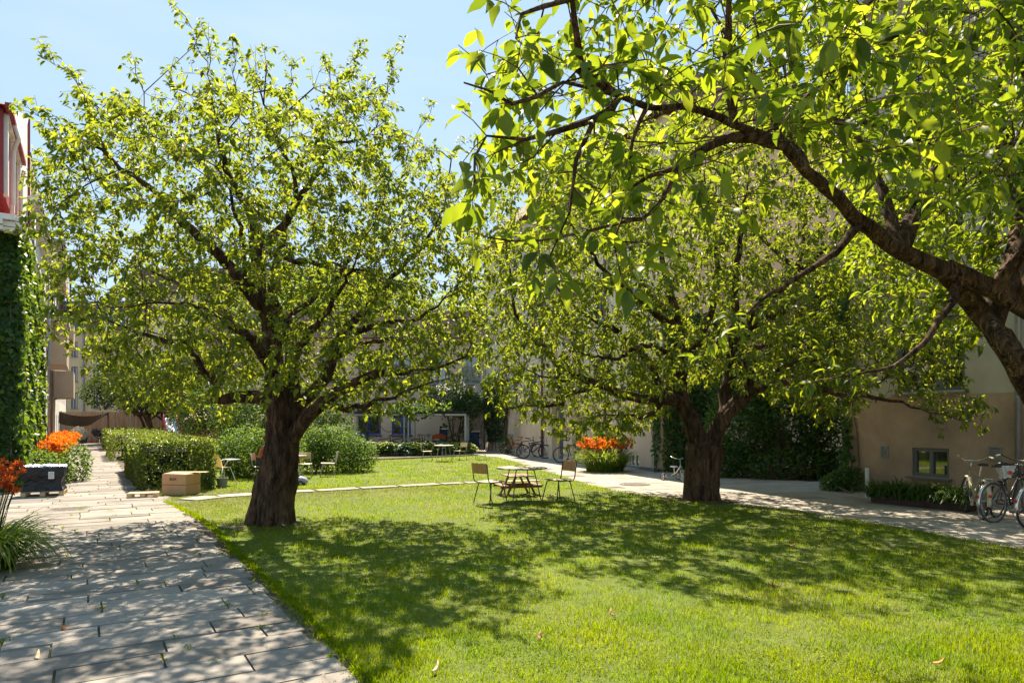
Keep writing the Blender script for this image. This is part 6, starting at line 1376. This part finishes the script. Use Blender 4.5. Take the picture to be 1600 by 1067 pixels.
# far bikes against the beige wall
bicycle('black bicycle parked nearest of the left pair by the brown downpipe', .52, 32.0, R(2), FM['black'], .05, simple=True, bars='flat', rim='steel')
bicycle('bicycle with orange saddle bag behind the black one, leaning on the wall', .2, 34.2, R(-4), FM['navy'], -.05, simple=True, saddle='leather_tan', rim='steel')
bicycle('navy bicycle standing upright against the wall between the downpipes', 1.25, 33.2, R(8), FM['navy'], .03, simple=True, fender=M['black_metal'], bars='sweep', basket=True)
bicycle('orange-barred bicycle at the far end by the climbing plant', -.35, 36.0, R(5), FM['orange'], .05, simple=True, saddle='leather_tan')
bicycle('black bicycle parked in front of the grey door', 2.05, 28.6, R(-6), FM['black'], .06, simple=True, R_=.35)
bicycle('silver and red bicycle beside the grey door, half behind the orange daylilies', 2.85, 28.0, R(14), FM['red'], -.05, simple=True, bars='drop')
bicycle('silver bicycle hidden behind the orange daylilies', 3.55, 26.6, R(-12), FM['silver'], .05, simple=True)
# bikes in the shelter
sh = [(-7.7,38.2,5,'brown','first bicycle at the left end of the shelter, under the blue window',0),(-7.0,38.6,-8,'black','bicycle with raised front behind the broad hosta in the shelter',0),(-5.9,38.2,10,'navy','bicycle below the second blue window in the shelter',0),(-5.4,38.8,70,'red','bicycle end-on beside the double shelter post',1),(-4.75,38.0,75,'silver','silver bicycle with white front mudguard right of the double post',1),(-4.2,38.7,4,'green','bicycle under the orange cover in the shelter',0),(-3.5,38.5,-5,'brown','bicycle in front of the low blue door in the shelter',1)]
for x, Y, h, c, tx, st_ in sh: bicycle(tx, x, Y, R(h), FM[c], .04, simple=True, step=bool(st_), fender=M['chrome'] if c == 'silver' else None, bars='sweep' if st_ else 'flat', group='bicycles in the shelter')
oc = thing('bike_cover', 'orange cover slung over a bicycle in the shelter', 'cover', (-4.1,38.3,.75)); V = []
for j in range(9):
    for i in range(9): u, v = i/8-.5, j/8-.5; V.append((u*.75, v*.35, .22+.1*math.cos(u*3)-abs(v)*.5+.02*math.sin(i*3+j*2)))
F_ = [(j*9+i, j*9+i+1, j*9+i+10, j*9+i+9) for j in range(8) for i in range(8)]; o_ = mesh_obj('fabric', V, F_, mat('orange_fabric', (.6,.13,.04), .7), oc); so = o_.modifiers.new('thickness','SOLIDIFY'); so.thickness = .01
# tricycle
tr_ = thing('tricycle', "child's silver tricycle on the right-hand path beside the right cherry trunk", 'tricycle', tuple(G(1057,752)), R(-70)); S_ = .19
for wx, wy, r_ in ((.32,0,.19),(-.3,.26,.12),(-.3,-.26,.12)):
    mb = MB(); mb.ring((wx,wy,r_), r_-.018, .018, 'y', 20, 6); wl = mb.build('wheel', M['rubber'], tr_, smooth=True); mb = MB(); mb.ring((wx,wy,r_), r_-.04, .008, 'y', 20, 5)
    for k in range(8): a = k*math.pi/4; mb.tube([(wx,wy,r_),(wx+(r_-.04)*math.cos(a),wy,r_+(r_-.04)*math.sin(a))], .003, 3)
    mesh_obj('rim', mb.v, mb.f, M['chrome'], wl)
mb = MB(); mb.tube([(.2,0,.46),(.0,0,.26),(-.3,0,.14)], .018, 8); mb.tube([(-.3,-.26,.12),(-.3,.26,.12)], .014, 8); mb.tube([(-.1,0,.22),(-.12,0,.40)], .014, 8); mb.build('frame', M['white_paint'], tr_, smooth=True)
mb = MB(); 
for sy in (-.035,.035): mb.tube([(.2,sy,.44),(.32,sy,.19)], .01, 6)
mb.tube([(.22,0,.42),(.17,0,.66)], .013, 8); mb.build('fork', M['chrome'], tr_); mb = MB(); mb.tube([(.10,-.25,.72),(.16,-.08,.66),(.16,.08,.66),(.10,.25,.72)], .012, 8); mb.build('handlebar', M['chrome'], tr_, smooth=True)
mb = MB(); mb.lathe((-.12,0,.4), [(.05,0),(.11,.012),(.12,.03),(.08,.045)], 16, 1.2, .9); mb.build('saddle', M['white_plastic'], tr_, smooth=True)
mb = MB(); mb.box((-.36,0,.15), (.16,.34,.02), bev=.004); mb.build('platform', M['steel'], tr_)

# ================================================================ bicycle shelter
sl = thing('bike_shelter', 'galvanised steel bicycle shelter with mesh sides and dark flat roof', 'shelter', (-5.4,37.6,0)); x0, x1, ya, yb, hs_ = -8.9, -2.5, 36.4, 39.4, 2.12
for xx, yy in ((x0,ya),(-5.75,ya),(-5.53,ya),(x1,ya),(x0,yb),(-5.6,yb),(x1,yb),(-2.52,37.6),(-2.52,38.3)):
    mb = MB(); mb.bar((xx,yy,0),(xx,yy,hs_-.05), .06); mb.build('post', M['steel'], sl, True)
mb = MB(); mb.bar((x0-.1,ya,hs_),(x1+.05,ya,hs_), .1, .1); mb.bar((x0-.1,yb,hs_),(x1+.05,yb,hs_), .1, .1); mb.bar((x0,ya+.06,hs_),(x0,yb-.06,hs_), .08, .1); mb.bar((x1,ya+.06,hs_),(x1,yb-.06,hs_), .08, .1); mb.build('beam', M['steel'], sl, True)
mb = MB(); mb.box(((x0+x1)/2,(ya+yb)/2,hs_+.14), (x1-x0+.2,yb-ya+.5,.09)); mb.build('roof', mat('dark_roof_felt', (.03,.025,.025), .9), sl, True)
mb = MB(); z = .12
for k in range(13): mb.bar((x1,ya+.08,.12+k*.155),(x1,yb-.08,.12+k*.155), .008)
for k in range(18): mb.bar((x1,ya+.1+k*.16,.1),(x1,ya+.1+k*.16,2.0), .008)
mb.build('mesh_panel', M['steel'], sl, True)
mb = MB(); a_ = np.linspace(0, math.pi, 14)
for cx, rr in ((-6.6,.55),(-7.5,.5)): mb.tube([(cx-rr*math.cos(t), 36.6, 1.95-.75*math.sin(t)) for t in a_], .02, 6)
mb.build('hanging_hose', M['pipe_brown'], sl, True)
cr_ = leafwall('climbing_plant', 'green creeper spilling over the bicycle shelter roof', (-5.6,36.3,0), [(Vector((-8.6,36.3,0)), Vector((-3.2,36.3,0)), 1.75, 2.9, Vector((0,-1,0)), lambda s, z: rng.random(len(s)) < np.clip(.7-np.abs(s-3.4)*.22-np.abs(z-2.55)*.8, .01, 1))], 300, .14, 'climber', M['leaf_bush'], .5, stems=False)
mb = MB(); mb.tube([(-5.64,36.5,0),(-5.66,36.35,1.2),(-5.5,36.3,2.2),(-4.6,36.3,2.4)], [.03,.025,.02,.01], 6); mb.tube([(-5.6,36.35,2.2),(-6.4,36.3,2.4),(-7.2,36.3,2.3)], [.02,.015,.01], 6); mb.build('stems', M['twig'], cr_, True)

# ================================================================ playground
sd_ = thing('slide', 'red playground slide with pale chute beyond the hedges', 'slide', (-19.3,38.5,0), R(-55))
mb = MB(); a, b = Vector((-.0,0,1.95)), Vector((2.3,0,.25))
for sy in (-.32,.32): mb.bar(a+Vector((0,sy,.12)), b+Vector((0,sy,.12)), .05, .3)
mb.build('side_rail', M['red_plastic'], sd_); mb = MB(); mb.bar(a, b, .58, .04); mb.build('chute', M['steel'], sd_); mb = MB()
for sy in (-.32,.32): mb.bar((-.05,sy,2.1),(-.75,sy,0), .06); 
mb.build('ladder_rail', M['red_plastic'], sd_); 
for k in range(6): mb = MB(); t = (k+.5)/6; mb.bar((-.75+.7*t,-.3,2.1*t),(-.75+.7*t,.3,2.1*t), .05, .03); mb.build('rung', M['steel'], sd_)
mb = MB(); mb.tube([(0,-.32,2.2),(0,-.3,2.5),(0,.3,2.5),(0,.32,2.2)], .025, 8); mb.build('hoop', M['red_plastic'], sd_)
ph = thing('playhouse', 'orange pine playhouse half hidden by dark shrubs', 'playhouse', (-15.5,35.6,0)); ho = Vector((-16.7,35.6,0)); mb = MB()
hp = [(1.9,2.6,.9,1.7),(2.9,3.5,.02,1.6)]; wall_with_holes(mb, ho, Vector((1,0,0)), 4.2, 0, 1.9, hp, depth=.08); x = 0
mb.build('wall', M['wood_orange'], ph, True); mb = MB()
for k in range(22): mb.box(ho+Vector((.1+k*.19,-.012,.95)), (.015,.02,1.88)) if not any(h[0]-.02 < .1+k*.19 < h[1]+.02 for h in hp) else None
mb.build('batten', M['wood_chair'], ph, True); mb = MB(); mb.add([ho+Vector((-.2,-.4,1.85)), ho+Vector((4.4,-.4,1.85)), ho+Vector((4.4,1.0,2.6)), ho+Vector((-.2,1.0,2.6)), ho+Vector((-.2,2.4,1.85)), ho+Vector((4.4,2.4,1.85))], [(0,1,2,3),(3,2,5,4)]); mb.build('roof', M['wood_fence'], ph, True)
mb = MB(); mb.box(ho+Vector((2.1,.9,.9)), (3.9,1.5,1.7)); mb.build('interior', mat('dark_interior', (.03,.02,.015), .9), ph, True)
bl = thing('grill', 'black barbecue grill between hedge and round shrub', 'grill', tuple(G(343,722))); mb = MB(); mb.lathe((0,0,.75), [(.05,-.2),(.3,-.08),(.34,.02),(.3,.14),(.05,.24)], 20); mb.build('kettle', M['black_metal'], bl, smooth=True)
for k in range(3): a = k*2.09; mb = MB(); mb.tube([(.15*math.cos(a),.15*math.sin(a),.62),(.32*math.cos(a),.32*math.sin(a),0)], .014, 6); mb.build('leg', M['steel'], bl)
pr = thing('pram', 'black pram parked at the far end of the left path by the fence', 'pram', tuple(G(152,692)), R(160)); 
for wx in (-.38,.38):
    for sy in (-.27,.27): mb = MB(); mb.ring((wx,sy,.16), .14, .02, 'y', 18, 6); mb.tube([(wx,sy-.02,.16),(wx,sy+.02,.16)], .04, 8); mb.build('wheel', M['rubber'], pr)
mb = MB()
for sy in (-.27,.27): mb.tube([(-.38,sy,.16),(.3,sy*.8,.62)], .016, 6); mb.tube([(.38,sy,.16),(-.3,sy*.8,.66),(-.72,sy*.8,1.02)], .016, 6)
mb.tube([(-.72,-.22,1.02),(-.72,.22,1.02)], .02, 8); mb.build('chassis', M['steel'], pr); mb = MB(); mb.lathe((0,0,.55), [(.2,0),(.33,.08),(.38,.3),(.36,.32)], 16, 1.25, .8); mb.build('carrycot', M['black_fabric'], pr, smooth=True)
mb = MB(); mb.sphere((.2,0,.92), .34, 14, 8, (1,.85,.9)); mb.build('hood', M['black_fabric'], pr, smooth=True)
pp = thing('potted_plant', 'green plant in a black tub left of the pram', 'potted plant', tuple(G(127,693))); mb = MB(); mb.lathe((0,0,0), [(.35,0),(.45,.55),(.48,.56),(.48,.6),(.4,.6)], 16); mb.build('tub', M['black_metal'], pp); v, f = strips((pp.location.x, pp.location.y), .5, 90, .7, .05, seg=4); v[:, 2] += .55; mesh_obj('leaves', v, f, M['leaf_bush'], pp, True)
tt = thing('toy_scooter', 'small red toy scooter standing between the tub and the pram', 'toy scooter', tuple(G(139,692.5)), .4); mb = MB(); mb.box((0,0,.1), (.5,.14,.05), bev=.02); mb.build('deck', M['red_plastic'], tt); mb = MB(); mb.tube([(.22,0,.12),(.14,0,.75)], .02, 6); mb.tube([(.14,-.18,.75),(.14,.18,.75)], .018, 6); mb.build('handlebar', M['red_plastic'], tt)
for wx in (-.24,.26): mb = MB(); mb.ring((wx,0,.07), .055, .018, 'y', 14, 6); mb.build('wheel', M['rubber'], tt)
lp_ = thing('lamp_post', 'slim grey lamp post in front of the far plank fence', 'lamp post', (-28.2,50.5,0)); mb = MB(); mb.tube([(0,0,0),(0,0,2.6)], [.05,.04], 10); mb.build('pole', M['steel'], lp_); mb = MB(); mb.box((0,-.2,2.66), (.5,.5,.1), bev=.03); mb.build('lamp_head', M['steel'], lp_)

# ================================================================ seated person (mostly behind the trunk)
def skin(name, joints, edges, radii, m, parent, sub=2):
    me = bpy.data.meshes.new(name); me.from_pydata(joints, edges, []); me.update(); me.materials.append(m); o = bpy.data.objects.new(name, me); col.objects.link(o); o.parent = parent
    sk_ = o.modifiers.new('skin', 'SKIN'); 
    for i, r in enumerate(radii): me.skin_vertices[0].data[i].radius = (r, r) if not isinstance(r, tuple) else r
    me.skin_vertices[0].data[0].use_root = True; s = o.modifiers.new('sub', 'SUBSURF'); s.levels = sub; s.render_levels = sub; 
    for p in me.polygons: p.use_smooth = True
    return o
pe = thing('person', 'person in a rust-red top sitting behind the left cherry trunk', 'person', (-7.24,19.9,0), R(6))
J = [(-.08,0,.54),(-.05,0,.68),(.0,0,.84),(.05,0,.98),(.09,0,1.05),(.13,0,1.13),(.15,0,1.22),
     (-.04,.10,.53),(.36,.13,.51),(.36,.13,.28),(.34,.13,.07),(.44,.14,.04), (-.04,-.10,.53),(.36,-.13,.51),(.38,-.13,.28),(.36,-.13,.07),(.46,-.14,.04),
     (.04,.17,.97),(.14,.22,.74),(.36,.15,.70),(.43,.12,.70), (.04,-.17,.97),(.14,-.22,.74),(.36,-.15,.70),(.43,-.12,.70)]
E = [(0,1),(1,2),(2,3),(3,4),(4,5),(5,6),(0,7),(7,8),(8,9),(9,10),(10,11),(0,12),(12,13),(13,14),(14,15),(15,16),(3,17),(17,18),(18,19),(19,20),(3,21),(21,22),(22,23),(23,24)]
Rr = [.13,.12,.13,.12,.055,.075,.095,.085,.065,.05,.035,.035,.085,.065,.05,.035,.035,.055,.042,.03,.03,.055,.042,.03,.03]
skin('body', J, E, Rr, M['skin'], pe)
skin('shirt', [J[0],J[1],J[2],J[3],J[17],(.10,.2,.85),J[21],(.10,-.2,.85)], [(0,1),(1,2),(2,3),(3,4),(4,5),(3,6),(6,7)], [.145,.137,.147,.137,.07,.06,.07,.06], M['shirt'], pe)
skin('shorts', [J[0],J[7],(.2,.12,.52),J[12],(.2,-.12,.52)], [(0,1),(1,2),(0,3),(3,4)], [.15,.1,.09,.1,.09], M['shorts'], pe)
mb = MB(); mb.sphere((.13,0,1.22), .108, 16, 12, (1,.88,1.1)); mb.v = [v for v in mb.v]; hr_ = mb.build('hair', M['hair'], pe, smooth=True); hr_.location = (-.03,0,.03)
mb = MB(); mb.sphere((.245,.035,1.20), .012, 8, 6); mb.sphere((.245,-.035,1.20), .012, 8, 6); mb.tube([(.25,0,1.19),(.268,0,1.165)], [.009,.014], 6); mb.build('face', M['skin'], pe)
for sy in (-1,1):
    mb = MB(); hx = Vector((.45,.12*sy,.70))
    for k, (dy, L_) in enumerate(((-.03,.065),(-.01,.075),(.01,.07),(.03,.055))): mb.tube([hx+Vector((0,dy,0)), hx+Vector((L_*.55,dy,-.004)), hx+Vector((L_,dy,-.022))], [.009,.008,.006], 6)
    mb.tube([hx+Vector((-.01,-.03*sy,0)), hx+Vector((.025,-.055*sy,-.01))], [.01,.008], 6); mb.build('hand', M['skin'], pe)

# ================================================================ fallen leaves large enough to point at
FLs = [(681,1058,'pale curled leaf nearest the camera at the bottom of the lawn'),(1468,1048,'orange leaf low on the right of the lawn'),(957,970,'brown leaf in the sunny middle of the lawn'),(843,1007,'small brown leaf left of the sunny patch'),(103,988,'rust leaf lying on the paving slabs'),(609,861,'brown leaf in the shade right of the left trunk'),(1240,858,'orange leaf in the shade beyond the right trunk'),(58,1033,'yellow-green leaf on the nearest slab'),(1394,858,'yellow leaf near the right-hand path edge'),(444,826,'pale round leaf at the foot of the left trunk'),(1210,925,'reddish leaf among the right-hand shadows'),(730,868,'tan leaf in the dappled lawn below the table')]
lm_ = [mat('dead_leaf_'+k, c, .7, c2) for k, c, c2 in (('tan',(.5,.35,.2),(.6,.45,.28)),('orange',(.5,.16,.04),(.6,.22,.06)),('brown',(.22,.09,.04),(.3,.13,.05)))]
for i, (x, y, tx) in enumerate(FLs):
    p = G(x, y); s = .085 if y > 950 else .1; zl = .055 if x > 300 else .028
    V, Fq = LEAF_BIG; a = rng.uniform(0, 6.28); Vv = [(v[0]*.6*s, (v[1]-.5)*s, -v[2]*s*1.6+.01) for v in V]; Ff = [tuple(f[:3]) if f[2] == f[3] else tuple(f) for f in Fq]
    o = mesh_obj('fallen_leaf', Vv, Ff, lm_[[0,1,2,2,1,2,1,0,0,0,1,0][i]], smooth=True); o.location = (p.x, p.y, zl); o.rotation_euler = (rng.normal(0,.3), rng.normal(0,.3), a); so = o.modifiers.new('thickness','SOLIDIFY'); so.thickness = .0012
    tag(o, tx, 'leaf', 'fallen leaves')
bpy.context.view_layer.update()
